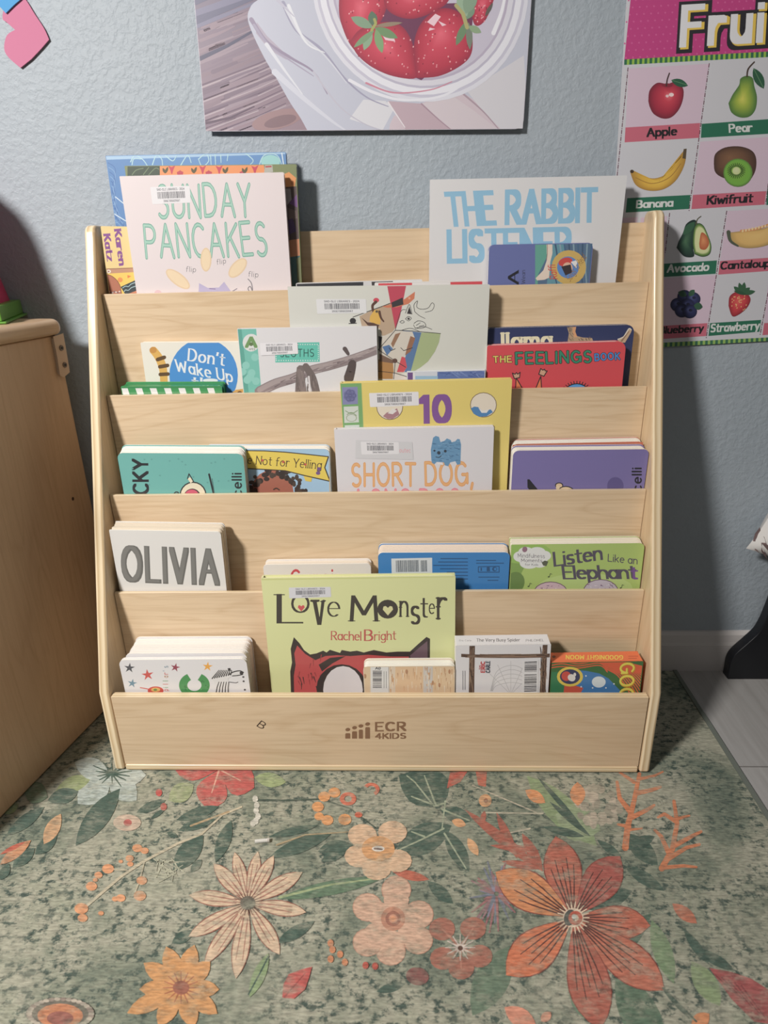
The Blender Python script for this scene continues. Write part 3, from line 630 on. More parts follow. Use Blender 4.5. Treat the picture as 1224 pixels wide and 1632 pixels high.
for q in ((92.6,554.5),(98,581.5)):
    y, z = cab_local(q); mb = MB(); k = 14
    for r, x0, x1 in ((0.0046,0.006,0.0075),(0.0022,0.0072,0.0080)):
        o_ = [(y+r*math.cos(2*math.pi*t/k), z+r*math.sin(2*math.pi*t/k)) for t in range(k)]
        mb.poly([(x1,a,b_) for a, b_ in o_], mat=0 if r > .003 else 1)
        for t in range(k): mb.poly([(x0,*o_[t]),(x0,*o_[(t+1)%k]),(x1,*o_[(t+1)%k]),(x1,*o_[t])], mat=0)
    mb.build('bolt', [M_STEEL, M_BLACK], br_)
y, z = cab_local((116,795)); mb = MB(); mb.poly([(0.0004, y+.003*math.cos(t*.6283), z+.0034*math.sin(t*.6283)) for t in range(10)]); mb.build('screw_hole', [plain('dark_hole', (0.06,0.03,0.02), .9)], cab)

ZT = ZC+.027
P1 = hit_axis((11,517), 2, ZT); P2 = hit_axis((45,502), 2, ZT)
ta = math.atan2(P2[1]-P1[1], P2[0]-P1[0]); tl_ = math.hypot(P2[0]-P1[0], P2[1]-P1[1])
toy = thing('plastic_toy', 'magenta tapered plastic toy with a green base on the wooden cabinet', 'toy', (P1[0], P1[1], ZT)); toy.rotation_euler = (0,0,ta)
GT, PK = lin((98,150,60)), lin((205,50,96))
mb = MB(); mb.box((0,0,0.0005), (tl_,.17,.004), GT); mb.box((.004,.006,.004), (tl_-.006,.164,.027), GT); mb.build('base', [M_PLASTIC], toy, 0.003, 3)
mb = MB(); rows = []
for k in range(13):
    t = k/12; z = .027+.23*t; ins = .012+.058*t+(.02*max(0, t-.8)/.2)**1 if t > .8 else .012+.058*t
    w0, w1, h0, h1 = ins*.6+.002, tl_-.002-ins*.75, .012+ins*.6, .158-ins*.6
    if t > .93: w0, w1, h0, h1 = w0+.012, w1-.012, h0+.012, h1-.012
    rows.append([(x, y, z) for x, y in rrect(w1-w0, h1-h0, .014, 5, w0, h0)])
mb.grid(rows, PK, 0, True); mb.poly(rows[-1], PK); mb.build('body', [M_PLASTIC], toy)

# ------------------------------------------------------------------ chair and cushion at the right edge
chair = thing('low_chair', 'black low chair with a flared leg by the baseboard at right', 'chair', (0.95, 0.2, -0.005))
def yplane(q, Y): P = hit_axis(q, 1, Y); return float(P[0])-.95, float(P[2])+.005
def flared(y0, y1):
    mb = MB(); pts = [yplane(q, .283) for q in spline([(1157,1066),(1160,1050),(1168,1037),(1187,1020),(1204,1004),(1214,987),(1220,973),(1227,955),(1233,937)], 8)]
    x1 = pts[-1][0]; zt = pts[-1][1]
    o_ = [(pts[0][0], 0.0003)]+[(p[0], max(p[1], .002)) for p in pts]+[(x1+.05, zt), (x1+.055, .05), (x1+.06, 0.0003)]
    o_ = o_[::-1]
    mb.prism(o_, y0, y1, (1,1,1)); return mb.build('leg', [M_BLACK], chair, 0.004, 2)
flared(.070, .094); flared(-.17, -.146)
zs = yplane((1233,937), .283)[1]; xs = yplane((1233,937), .283)[0]
mb = MB(); mb.box((xs-.004, -.145, zs-.012), (xs+.34, .069, zs)); mb.build('seat', [M_BLACK], chair, .004, 2)
for y0 in (.070, -.17):
    mb = MB(); mb.prism([(xs+.30, .0003), (xs+.36, .0003), (xs+.335, zs), (xs+.30, zs)], y0, y0+.024, (1,1,1)); mb.build('leg', [M_BLACK], chair, .004, 2)
seat_z = zs+.014-.005
L_ = hit_axis((1189,874), 1, .268); T_ = hit_axis((1262,750), 1, .268); B_ = hit_axis((1288,928), 1, .268)
du, dv = T_-L_, B_-L_
cu = thing('throw_cushion', 'white cushion with brown printed marks on the low black chair', 'cushion', (float((T_+B_)[0]/2), .268, float(B_[2])))
mb = MB(); N_ = 16
for sgn in (-1, 1):
    rows = []
    for i in range(N_+1):
        r = []
        for j in range(N_+1):
            a, b_ = i/N_, j/N_; pa, pb = 2*a-1, 2*b_-1
            pin = 1-.10*(1-pa*pa)*abs(pb)**3-.0; pin2 = 1-.10*(1-pb*pb)*abs(pa)**3
            P = L_+du*(.5+pa*pin2/2)+dv*(.5+pb*pin/2)
            th = .036*((1-pa**2)*(1-pb**2))**.5
            r.append((P[0]-cu.location.x, P[1]+sgn*th-cu.location.y, P[2]-cu.location.z))
        rows.append(r if sgn < 0 else r[::-1])
    mb.grid(rows)
def on_cushion(q):
    P = hit_axis(q, 1, .250); M_ = np.array([[du[0], dv[0]], [du[2], dv[2]]]); a_, b_ = np.linalg.solve(M_, np.array([P[0]-L_[0], P[2]-L_[2]]))
    th = .036*max(0, (1-(2*a_-1)**2)*(1-(2*b_-1)**2))**.5; P = hit_axis(q, 1, .268-th-.0012); return (P[0]-cu.location.x, P[1]-cu.location.y, P[2]-cu.location.z)
for q in ([(1203,851),(1211,840),(1213,850),(1208,862)], [(1203,851),(1208,862),(1204,872),(1200,862)], [(1208,862),(1213,850),(1218,856),(1222,868),(1214,866)], [(1208,862),(1214,866),(1219,880),(1223,892),(1214,880)], [(1200,862),(1204,872),(1210,882),(1203,876)], [(1222,868),(1232,872),(1226,880),(1214,866)], [(1230,838),(1246,830),(1240,850),(1232,856)], [(1240,850),(1256,846),(1250,868)]):
    mb.poly([on_cushion(p) for p in q], mat=1)
mb.build('cushion_cover', [M_FABRIC, plain('brown_print', (0.17,0.115,0.115), .9)], cu)

# ------------------------------------------------------------------ things on the wall
def wall_thing(name, label, cat, bl, br, h, thick, gap, tilt=0.0):
    Y = WY-gap-thick
    P, Q = hit_axis(bl, 1, Y), hit_axis(br, 1, Y); w = float(np.linalg.norm(Q-P)); U = (Q-P)/w; V = np.array([-U[2], 0, U[0]])*math.cos(tilt)+np.array([0, math.sin(tilt), 0]); N = np.cross(V, U)
    o = bpy.data.objects.new(name, None); COL.objects.link(o); tag(o, label, cat)
    o.matrix_world = Matrix(((U[0],N[0],V[0],P[0]),(U[1],N[1],V[1],P[1]),(U[2],N[2],V[2],P[2]),(0,0,0,1)))
    return o, P, U, V, w
# strawberry photograph
po, P, U, V, w = wall_thing('photo_poster', 'poster photo of strawberries in a glass bowl on the wall', 'poster', c3((40,475)), c3((1187,466)), .36, .0015, .0095, .016)
mb = MB(); mb.prism(rrect(w, .36, .012), 0, .0015, ink((205,200,212)))
A = Art(mb, P, U, V, c3, (.0006,.0006,w-.0006,.3594), None, 0, 5e-6)
A.vgrad([(0,-420),(700,-420),(700,500),(0,500)], (96,100,128), (152,128,140))
rr_ = random.Random(2)
A.frozen = True
for k in range(70):
    y = rr_.uniform(40, 640); x = rr_.uniform(-30, 150); l = rr_.uniform(90, 300); A.line([(x, y), (x+l*.5, y-l*.20+rr_.uniform(-4,4)), (x+l, y-l*.40)], rr_.uniform(6, 18), rr_.choice([(134,116,134),(154,136,150),(126,108,126),(148,128,142),(140,120,134)]), 5)
for k in range(9):
    y = 250+k*27; A.line([(20, y+60), (120, y+22), (230, y-20), (330, y-66)], 7, (112,92,112), 3); A.line([(20, y+68), (120, y+30), (230, y-12), (330, y-58)], 6, (176,160,170), 3)
A.frozen = False; A.k += 1
for k in range(16):
    y = rr_.uniform(-330, 40); A.line([(0, y+60), (130, y+10), (280, y-50)], rr_.uniform(14, 34), rr_.choice([(108,112,142),(124,122,150),(100,100,128)]), 8)
A.line([(20,212),(120,165),(215,110)], 16, (82,80,108), 8); A.line([(20,450),(130,425),(215,385)], 10, (98,78,98), 5); A.ell((300,432), 95, 34, -14, (158,126,130)); A.ell((310,438), 60, 20, -14, (132,104,112))
cl = spline([(240,-420),(250,-60),(205,20),(192,60),(205,110),(250,205),(300,290),(345,370),(385,430),(425,505)], 4)+[(1300,505),(1300,-420)]
A.poly(cl, (190,193,210))
A.shade(spline([(700,505),(720,420),(830,370),(960,330),(1080,440),(1110,505),(700,505)], 3), (900,450), [(0,(196,176,186)),(1,(206,190,200))])
A.poly([(560,430),(680,470),(720,395),(690,365),(610,360)], (214,214,222)); A.poly([(700,365),(825,375),(935,475),(770,480),(740,430)], (190,166,178)); A.poly([(935,475),(820,375),(930,345),(1010,400),(1100,470)], (208,196,204))
A.poly([(985,330),(1190,200),(1205,470),(1110,470),(1040,400)], (208,206,214)); A.poly([(225,80),(262,130),(350,215),(330,215),(270,180),(222,120)], (178,168,186))
for p, c_, w_ in (([(205,70),(260,150),(350,210),(430,260),(480,340)],(150,138,164),16),([(215,90),(270,165),(355,225),(430,275)],(166,158,182),10),([(320,10),(370,110),(460,180),(540,280),(620,350),(700,385)],(158,156,182),15),([(330,30),(385,125),(470,200),(550,300)],(208,210,222),12),([(290,260),(400,360),(500,440),(560,480)],(206,208,222),24),([(340,20),(400,150),(470,190)],(222,224,232),12),([(430,260),(520,380),(600,440),(670,470)],(190,188,204),7),([(700,370),(760,460)],(226,220,226),6),([(820,375),(880,430),(935,475)],(168,140,156),6),([(960,330),(1040,400),(1100,468)],(172,150,164),8),([(300,0),(360,60)],(190,188,206),12),([(260,160),(330,260),(390,340)],(216,218,228),14)): A.curve(p, w_, c_, 3)
bowl = [(815+392*math.cos(a*math.pi/24), -60+428*math.sin(a*math.pi/24)+20*math.cos(a*math.pi/24)) for a in range(48)]
A.poly(bowl, (216,216,228))
for f_, c_ in ((.965,(196,194,212)),(.94,(226,226,236)),(.885,(186,182,202)),(.865,(214,212,224)),(.82,(182,172,194)),(.80,(196,190,208))): A.poly([(815+(x-815)*f_, -60+(y+60)*f_) for x, y in bowl], c_)
A.curve([(560,290),(650,335),(760,362),(900,345),(1000,280)], 12, (226,226,236), 8); A.curve([(620,300),(720,335),(850,325),(930,295)], 7, (206,130,152), 3); A.curve([(1080,120),(1110,40),(1130,-60)], 16, (232,232,240), 8)
A.poly([(600,20),(1010,10),(1000,130),(820,290),(700,240),(600,160)], (112,52,88))
def berry(P_, hi, seed):
    o_ = spline(P_+[P_[0]], 5)[:-1]; A.shade(o_, hi, [(0,(232,96,118)),(.35,(208,58,86)),(.8,(186,40,70)),(1,(156,34,66))])
    A.frozen = True; rr = random.Random(seed); xs_ = [p[0] for p in o_]; ys_ = [p[1] for p in o_]
    for _ in range(54):
        x, y = rr.uniform(min(xs_)+12, max(xs_)-12), rr.uniform(min(ys_)+12, max(ys_)-10)
        ins = False
        for i in range(len(o_)):
            (xa, ya), (xb, yb) = o_[i-1], o_[i]
            if (ya > y) != (yb > y) and x < (xb-xa)*(y-ya)/(yb-ya)+xa: ins = not ins
        if ins: A.ell((x,y), 2.6, 3.4, 20, rr.choice([(238,170,176),(226,138,150),(148,30,60)]), 6)
    A.frozen = False; A.k += 1
berry([(525,-60),(522,40),(535,100),(565,165),(610,200),(650,120),(690,40),(700,-40),(620,-120)], (600,30), 1)
berry([(680,-40),(690,25),(730,58),(790,68),(860,45),(920,0),(930,-90),(800,-140)], (780,-10), 2)
berry([(1000,-60),(1002,50),(1015,92),(1045,80),(1075,20),(1085,-60)], (1040,20), 3)
berry([(562,150),(600,105),(680,80),(745,92),(785,150),(800,230),(800,282),(720,276),(645,245),(590,200)], (690,170), 4)
berry([(802,282),(792,180),(805,110),(840,60),(895,30),(950,42),(992,90),(1005,150),(995,205),(950,245),(880,276)], (890,120), 5)
for p in ([(840,80),(870,50),(890,60),(865,95)], [(880,75),(895,95),(910,90)], [(850,100),(845,112),(870,105)], [(680,130),(720,135),(725,150),(690,145)]): A.poly(p, (236,200,212))
for a, b_, w_, c_ in (((645,100),(565,62),36,(130,160,132)),((648,95),(640,40),34,(92,120,98)),((650,100),(735,138),32,(112,148,104)),((640,110),(612,182),30,(140,172,140)),((655,105),(678,192),30,(128,166,116)),((650,95),(752,82),16,(150,130,110)),((650,110),(575,172),22,(124,158,118)),((985,70),(1000,10),40,(120,150,124)),((985,75),(945,165),28,(108,140,104)),((990,80),(995,180),24,(120,132,116)),((985,60),(950,-10),36,(150,178,150)),((990,95),(1036,118),26,(140,166,130)),((980,50),(1010,-40),50,(132,160,134)),((1050,60),(1078,10),14,(96,92,84))): A.leaf(a, b_, w_, c_)
A.line([(640,110),(655,85),(650,70)], 10, (168,170,96)); A.line([(985,100),(970,50),(945,20)], 14, (176,170,110))
mb.build('printed_sheet', [M_POSTER], po)

# fruit chart
po, P, U, V, w = wall_thing('fruit_chart', 'pink and white chart of fruits on the wall right of the bookshelf', 'poster', (964,558.5), (1300,539), .55, .0012, .002)
CH = .60
mb = MB(); mb.prism(rrect(w, CH, .003), 0, .0012, ink((205,205,212)))
A = Art(mb, P, U, V, c4, (.0,.0,w,CH), None, 0, 5e-6)
# seen in the photograph's own perspective the chart is a plain upright rectangle, so cells are ruled through pixel corners
PKC, PKB, GRN = (214,190,208), (205,100,122), (30,112,84)
A.poly([(128,-260),(1100,-330),(1075,222),(73,276)], (198,48,130))
rr_ = random.Random(8); A.frozen = True
for i in range(0, 10):
    for j in range(40):
        x = 80+j*33+(i % 2)*16; y = 268-i*33-(x-80)*.055
        A.ell((x-(i*2.5), y), 4.2, 4.6, 0, (214,84,152), 7)
for i in range(46):
    x = 73+i*23.5; y = 276-(x-73)*.055; A.poly([(x,y),(x+12.5,y-.7),(x+11.5,y+25),(x-1,y+25.7)], (44,110,78), False); A.poly([(x+12.5,y-.7),(x+23.5,y-1.3),(x+22.5,y+24.4),(x+11.5,y+25)], (150,192,66), False)
A.frozen = False; A.k += 1
A.text('Fruits', (352,212), (930,177), (362,42), (232,196,66), ('b',.24,.2), gap=.3, outline=(38,36,44), ow=.11)
A.text('Fruits', (344,206), (922,171), (354,36), (226,226,230), ('b',.21,.17), gap=.33)
def cell(q, col): A.poly(q, col)
cell([(93,318),(465,296),(424,572),(78,592)], PKC); cell([(78,592),(425,571),(420,640),(74,661)], PKB); cell([(432,575),(800,549),(795,618),(428,640)], GRN)
cell([(86,920),(380,905),(373,970),(79,987)], GRN); cell([(425,658),(800,632),(752,884),(391,905)], PKC); cell([(391,905),(732,887),(724,950),(384,971)], PKB); cell([(738,870),(1100,845),(1090,930),(732,952)], GRN)
cell([(552,980),(900,960),(860,1185),(517,1212)], PKC); cell([(150,1010),(272,1003),(262,1200),(130,1215)], PKC); cell([(200,1228),(503,1209),(497,1271),(190,1290)], GRN); cell([(517,1212),(860,1188),(852,1250),(509,1275)], PKB)
cell([(190,1296),(500,1277),(460,1502),(165,1520)], PKC); cell([(165,1518),(459,1500),(452,1560),(158,1580)], PKB); cell([(471,1500),(708,1485),(700,1540),(463,1560)], GRN); cell([(722,1500),(1010,1480),(1003,1535),(714,1556)], PKB); cell([(745,1265),(1020,1245),(985,1480),(722,1498)], PKC)
cell([(800,275),(1060,258),(1035,530),(800,548)], (206,206,212)); cell([(135,1008),(60,1012),(40,1100),(120,1100)], PKC)
for i in range(46):
    x = 190+i*23.5; y = 1594-(x-190)*.05; A.poly([(x,y),(x+12,y-.6),(x+11,y+20),(x-1,y+20.6)], (52,112,82), False); A.poly([(x+12,y-.6),(x+23.5,y-1.2),(x+22.5,y+19.4),(x+11,y+20)], (146,186,90), False)
A.k += 1
def dashed(a, b_, n):
    A.frozen = True
    for i in range(n):
        t0 = i/n; t1 = (i+.5)/n; L = lambda t: (a[0]+(b_[0]-a[0])*t, a[1]+(b_[1]-a[1])*t); A.line([L(t0), L(t1)], 4, (104,48,72)); A.line([L((i+.74)/n), L((i+.78)/n)], 4, (104,48,72))
A.k += 1
for a, b_, n in (((90,315),(38,830),16),((467,295),(372,985),20),((812,270),(728,955),20),((283,990),(262,1180),6),((548,980),(452,1575),18),((815,960),(702,1560),18)): dashed(a, b_, n)
A.frozen = False; A.k += 1
DK, WH = (30,28,34), (214,218,216)
NB = ('b',.2,.16)
A.text('Apple', (180,634), (315,626), (180,597), DK, NB); A.text('Pear', (562,614), (665,609), (560,578), WH, NB); A.text('Banana', (130,965), (296,957), (132,932), WH, NB); A.text('Kiwifruit', (458,948), (665,937), (462,911), DK, NB)
A.text('Avocado', (273,1264), (462,1255), (277,1230), WH, NB); A.text('Cantaloupe', (521,1250), (775,1236), (525,1217), DK, NB); A.text('Blueberry', (236,1549), (437,1538), (240,1518), DK, NB); A.text('Strawberry', (474,1541), (697,1528), (478,1506), WH, NB)
S = lambda pts: spline(pts+[pts[0]], 5)[:-1]
A.shade(S([(184,470),(190,420),(225,385),(272,390),(310,380),(345,410),(345,460),(325,510),(290,545),(250,550),(210,530),(192,500)]), (285,440), [(0,(236,110,120)),(.3,(206,52,76)),(.75,(168,30,62)),(1,(120,28,52))])
A.ell((272,396), 26, 9, 0, (140,30,56)); A.curve([(268,398),(272,370),(282,340)], 7, (70,48,46), 6); A.leaf((290,372), (368,398), 36, (36,92,66)); A.line([(292,372),(362,394)], 3, (88,140,96)); A.ell((291,440), 12, 9, 0, (244,216,216), 10); A.ell((272,446), 8, 7, 0, (240,200,204), 8)
A.shade(S([(556,480),(575,440),(605,395),(612,365),(640,352),(668,362),(676,400),(688,450),(682,505),(655,540),(610,545),(570,522)]), (620,460), [(0,(216,214,84)),(.4,(166,186,60)),(.8,(108,146,58)),(1,(72,116,54))])
A.curve([(642,355),(648,320),(676,288)], 8, (74,56,46), 7); A.leaf((672,316), (720,412), 46, (40,92,64)); A.line([(674,320),(716,404)], 3, (96,142,100))
A.shade(S([(100,800),(110,790),(150,815),(215,828),(280,800),(330,740),(348,700),(360,706),(350,770),(310,840),(250,880),(180,884),(125,858)]), (230,845), [(0,(238,196,64)),(.6,(224,176,50)),(1,(176,130,46))]); A.curve([(125,825),(200,852),(280,825),(335,760)], 3.5, (170,124,44)); A.poly([(342,735),(348,692),(362,690),(358,738)], (92,76,52)); A.ell((108,796), 9, 8, 0, (70,52,36))
A.shade(S([(488,760),(495,715),(540,685),(610,680),(665,700),(685,740),(678,800),(640,850),(590,840),(530,825),(495,800)]), (560,730), [(0,(136,96,66)),(.6,(112,78,56)),(1,(74,50,42))]); A.shade([(600+68*math.cos(t*.2618), 802+66*math.sin(t*.2618)) for t in range(24)], (590,790), [(0,(216,222,170)),(.25,(206,216,150)),(.3,(126,178,60)),(.85,(118,180,62)),(1,(92,126,60))])
for k in range(26):
    a = k*.2417; A.line([(592+25*math.cos(a), 792+20*math.sin(a)), (592+42*math.cos(a), 793+36*math.sin(a))], 4, (40,52,34), 2.5)
A.shade(S([(315,1150),(325,1120),(345,1080),(360,1040),(395,1020),(412,1040),(405,1100),(392,1150),(395,1190),(350,1190)]), (355,1120), [(0,(74,116,84)),(.5,(40,78,60)),(1,(24,46,44))]); A.shade(S([(398,1180),(390,1130),(396,1060),(415,1036),(440,1048),(460,1090),(476,1140),(468,1180),(435,1192)]), (435,1120), [(0,(226,226,160)),(.75,(214,220,160)),(.86,(116,152,72)),(1,(40,74,50))]); A.shade(S([(420,1130),(430,1080),(455,1095),(466,1130),(450,1158),(425,1155)]), (438,1115), [(0,(230,150,92)),(1,(186,92,52))]); A.leaf((400,1030), (345,1090), 34, (52,98,70)); A.curve([(405,1040),(412,1018),(428,1004)], 5, (96,92,70), 4)
A.shade(S([(552,1080),(575,1078),(640,1070),(720,1060),(800,1030),(830,1040),(800,1100),(730,1140),(650,1152),(590,1140),(560,1115)]), (690,1095), [(0,(236,196,116)),(.7,(228,184,104)),(1,(176,146,84))]); A.curve([(556,1078),(565,1118),(600,1142)], 20, (84,92,74), 8); A.curve([(615,1072),(680,1064),(750,1040)], 12, (222,150,92), 10)
for k in range(9): A.ell((622+k*15, 1072-k*3.2), 5, 7, 20, (242,214,160), 8)
for p in ((320,1415),(352,1378),(392,1388),(365,1418),(340,1442),(376,1446)): A.shade([(p[0]+34*math.cos(t*.3142), p[1]+32*math.sin(t*.3142)) for t in range(20)], (p[0]-8,p[1]-10), [(0,(84,92,148)),(.5,(44,50,102)),(1,(22,26,64))]); A.ell((p[0]+4,p[1]-6), 9, 7, 0, (26,28,62), 9)
A.leaf((362,1372), (322,1356), 30, (44,84,62)); A.leaf((372,1375), (398,1345), 26, (50,92,66)); A.leaf((395,1418), (436,1425), 34, (46,88,64))
A.shade(S([(556,1420),(562,1375),(600,1352),(640,1362),(658,1390),(640,1430),(600,1462),(572,1466)]), (600,1400), [(0,(232,92,84)),(.6,(206,52,62)),(1,(150,30,46))])
rr_ = random.Random(4); A.frozen = True
for k in range(34):
    x, y = rr_.uniform(568,645), rr_.uniform(1370,1450)
    if (x-605)**2/42**2+(y-1405)**2/50**2 < .85: A.ell((x,y), 2.4, 3.6, 20, (240,190,120), 6)
A.frozen = False; A.k += 1
for t in ((580,1330),(605,1312),(630,1310),(655,1335),(680,1352)): A.leaf((620,1364), t, 22, (54,100,68))
A.leaf((580,1350), (640,1368), 16, (44,88,60))
mb.build('printed_sheet', [M_POSTER], po)

# cut-out hearts in the top left corner
def heart(pts, name, label, col, gap):
    Y = WY-gap; Q = [hit_axis(q, 1, Y) for q in pts]; z0 = min(q[2] for q in Q); x0 = float(np.mean([q[0] for q in Q]))
    mb = MB(); o_ = [(q[0]-x0, q[2]-z0) for q in Q]
    if sum(o_[i-1][0]*o_[i][1]-o_[i][0]*o_[i-1][1] for i in range(len(o_))) < 0: o_ = o_[::-1]
    mb.prism(o_, 0, .002, lin(col)); o = mb.build(name, [M_FOAM]); o.location = (x0, Y, z0); tag(o, label, 'wall decoration', 'foam hearts on the wall')
hp = spline([(78,63),(70,45),(55,22),(38,-4),(22,-10),(8,8),(4,29),(10,35),(24,47.5)], 4)+spline([(24,47.5),(13,54),(8,64),(7,80),(15,93),(32.5,108)], 4)+[(50,94),(66,77)]
heart(hp, 'foam_heart', 'pink foam heart cutout stuck on the wall above the cabinet', (198,122,152), .0038)
heart(spline([(-40,-30),(-10,-38),(20,-28),(40,-30),(38,-8),(22,8),(9,21)], 4)+[(0,11),(-22,-8)], 'foam_heart', 'blue foam heart cutout overlapping the pink heart on the wall', (84,156,210), .0066)

# ------------------------------------------------------------------ books
PAGE, PAGE2 = lin((232,222,205)), lin((240,236,228))
def quad_px(b, q, cr): pass
class Book: pass
def start(name, cr, tl, tr, br_, bl, y0, T, floor, label, lean=0.0, sl=.02, group=None, cat='book'):
    B = Book(); p, r = fit_cover([cr(tl), cr(tr), cr(br_), cr(bl)], y0, math.radians(lean), sl)
    B.U, B.N, B.V = axes(p[2], p[3], p[4]); B.w, hv, B.T, B.cr = float(p[5]), float(p[6]), T, cr
    O = np.array([p[0], y0, p[1]])
    lim = HI-.0015                                                    # keep the book between the side panels
    xl = min(O[0], (O+B.V*hv)[0], O[0]-B.V[0]*.08); xr = max((O+B.U*B.w)[0], (O+B.U*B.w+B.V*hv)[0], (O+B.U*B.w-B.V*.08)[0])
    if xl < -lim: O = O+B.U*(-lim-xl); B.w -= -lim-xl
    if xr > lim: B.w -= xr-lim
    low = min(0, (B.U*B.w)[2])+min(0, (B.N*T)[2])
    s_ = (O[2]+low-PF[floor]-.0006)/B.V[2]; B.H = hv+s_; B.O = O-B.V*s_
    B.root = thing(name, label, cat, (0,0,0), group or 'books in the '+('top', 'second', 'third', 'fourth', 'bottom')[floor]+' pocket')
    U, N, V, P = B.U, B.N, B.V, B.O
    B.root.matrix_world = Matrix(((U[0],N[0],V[0],P[0]),(U[1],N[1],V[1],P[1]),(U[2],N[2],V[2],P[2]),(0,0,0,1)))
    return B
def art_on(B, mb, mat=0, m=.0008): return Art(mb, B.O, B.U, B.V, B.cr, (m, 0.0, B.w-m, B.H-m), None, mat, 5e-6)
def hard(name, cr, tl, tr, br_, bl, y0, T, floor, label, base, art, spine=None, top=None, mat=None, pages=True, **kw):
    B = start(name, cr, tl, tr, br_, bl, y0, T, floor, label, **kw); w, H = B.w, B.H
    mb = MB(); c, sc = ink(base), ink(spine or base); tc = ink(top or base); bt = .0026
    mb.prism(rrect(w, H, .0012, 2), 0, bt, c, 0, tc)
    mb.prism(rrect(w, H, .0012, 2), T-bt, T, c, 0, tc)
    rows = [[(-.0012*math.sin(math.pi*k/6)+.0006, T*k/6, z) for k in range(7)] for z in (0, H)]
    mb.grid(rows, sc)
    mb.poly([(.0004, T*k/6, H) if k in (0, 6) else (-.0012*math.sin(math.pi*k/6)+.0006, T*k/6, H) for k in range(7)]+[(.003,T,H),(.003,0,H)], tc)
    A = art_on(B, mb); art(A); mb.build('cover', [mat or M_JACKET], B.root)
    B.k = A.k
    mb = MB(); rnd = random.Random(int(w*1e5))
    n = 7
    for k in range(n):
        ya = bt+.0002+(T-2*bt-.0004)*k/n; yb = bt+.0002+(T-2*bt-.0004)*(k+1)/n; d_ = rnd.uniform(0,.0006)
        mb.box((.004, ya, .004), (w-.004-d_, yb, H-.0035-d_), PAGE)
    mb.build('page_block', [M_PAPER], B.root); return B
def board(name, cr, tl, tr, br_, bl, y0, T, floor, label, base, art, r=.008, sheets=7, edge=PAGE2, back=None, page=None, mat=None, name_pages='page_block', rise=0.0, **kw):
    B = start(name, cr, tl, tr, br_, bl, y0, T, floor, label, **kw); w, H = B.w, B.H; ct = .0022
    rr4 = r if isinstance(r, tuple) else (r, r, r, r)
    mb = MB(); mb.prism(rrect(w, H, rr4), 0, ct, ink(base), 0, edge)
    A = art_on(B, mb, m=.0012); art(A); mb.build('front_cover', [mat or M_BOARD], B.root); B.k = A.k
    rnd = random.Random(int(w*1e5)+3); mb = MB(); y = ct+.0001; st = (T-2*ct-.0002)/sheets
    for k in range(sheets):
        dx, dz = rnd.uniform(-.0008,.0008), rnd.uniform(-.0016,.0002); f_ = rnd.uniform(.90,1.0); pc = page or PAGE2
        mb.prism([(x+dx, max(.0003, z+dz)) for x, z in rrect(w-.0012, H-.001+rise*(k+1)/sheets, rr4, 5, .0006, 0.0)], y, y+st*.90, tuple(v_*f_ for v_ in pc)); y += st
    mb.build(name_pages, [M_PAPER], B.root)
    mb = MB(); mb.prism(rrect(w, H+rise, rr4), T-ct, T, ink(back or base), 0, edge); mb.build('back_cover', [mat or M_BOARD], B.root)
    return B
def sticker(B, q, seed=1, line1='SNO-ISLE LIBRARIES - 2024', line2='39067086620667', col=(222,220,224)):
    mb = MB(); A = art_on(B, mb); A.k = B.k+2; tl, tr, br_, bl = q
    L = lambda u, v_: tuple((tl[i]*(1-u)+tr[i]*u)*(1-v_)+(bl[i]*(1-u)+br_[i]*u)*v_ for i in (0, 1))
    A.poly([L(.01,0),L(.99,0),L(1,.06),L(1,.94),L(.99,1),L(.01,1),L(0,.94),L(0,.06)], col)
    A.barcode([L(.16,.30),L(.86,.30),L(.86,.70),L(.16,.70)], (84,84,92), 40, seed)
    A.text(line1, L(.16,.22), L(.86,.22), L(.16,.10), (96,96,104), ('b',.16,.16), gap=.3)
    A.text(line2, L(.30,.90), L(.72,.90), L(.30,.78), (96,96,104), ('b',.16,.16), gap=.35)
    mb.build('barcode_label', [M_PAPER], B.root); B.k = A.k
W_ = (216,214,216)
BIG = ('b', .2, .15)

# --- top pocket
def a(A):
    A.poly([(60,300),(1278,300),(1278,560),(60,560)], (92,140,196), False); A.k += 1
    A.vgrad([(60,60),(230,60),(300,900),(60,900)], (86,134,190), (92,132,186)); A.poly([(90,60),(1090,30),(1090,52),(95,84)], (160,194,224))
    for k in range(14): A.curve([(110+k*4,100+k*25),(150-k*2,140+k*22),(130+k*6,260+k*18),(165+k*3,420)], 4, [(64,108,170),(124,164,208)][k%2], 2)
    for p in ([(232,95),(255,60),(300,85),(330,130)], [(350,110),(372,60),(400,80),(405,120)], [(500,120),(540,60),(560,100)], [(600,80),(640,52),(655,90),(620,120),(600,80)], [(665,60),(668,110)], [(690,55),(692,110)], [(720,60),(722,100)], [(760,50),(755,90)], [(850,45),(895,85),(880,110)], [(930,110),(950,65),(990,50),(1030,65),(1050,110)], [(240,110),(250,80),(290,80)], [(420,60),(460,90),(480,60)]): A.curve(p, 6, (176,214,222), 4)
    A.ell((990,95), 52, 38, 0, (152,206,206)); A.line([(150,285),(205,330)], 5, (206,222,234)); A.line([(140,375),(205,415)], 5, (206,222,234)); A.line([(1050,40),(1062,120)], 6, (214,228,238))
hard('picture_book', c2, (98,68), (1078,35), (1110,800), (203,810), .2785, .0095, 0, 'tall blue picture book at the very back left of the top pocket', (94,142,198), a, lean=.6, sl=.008)
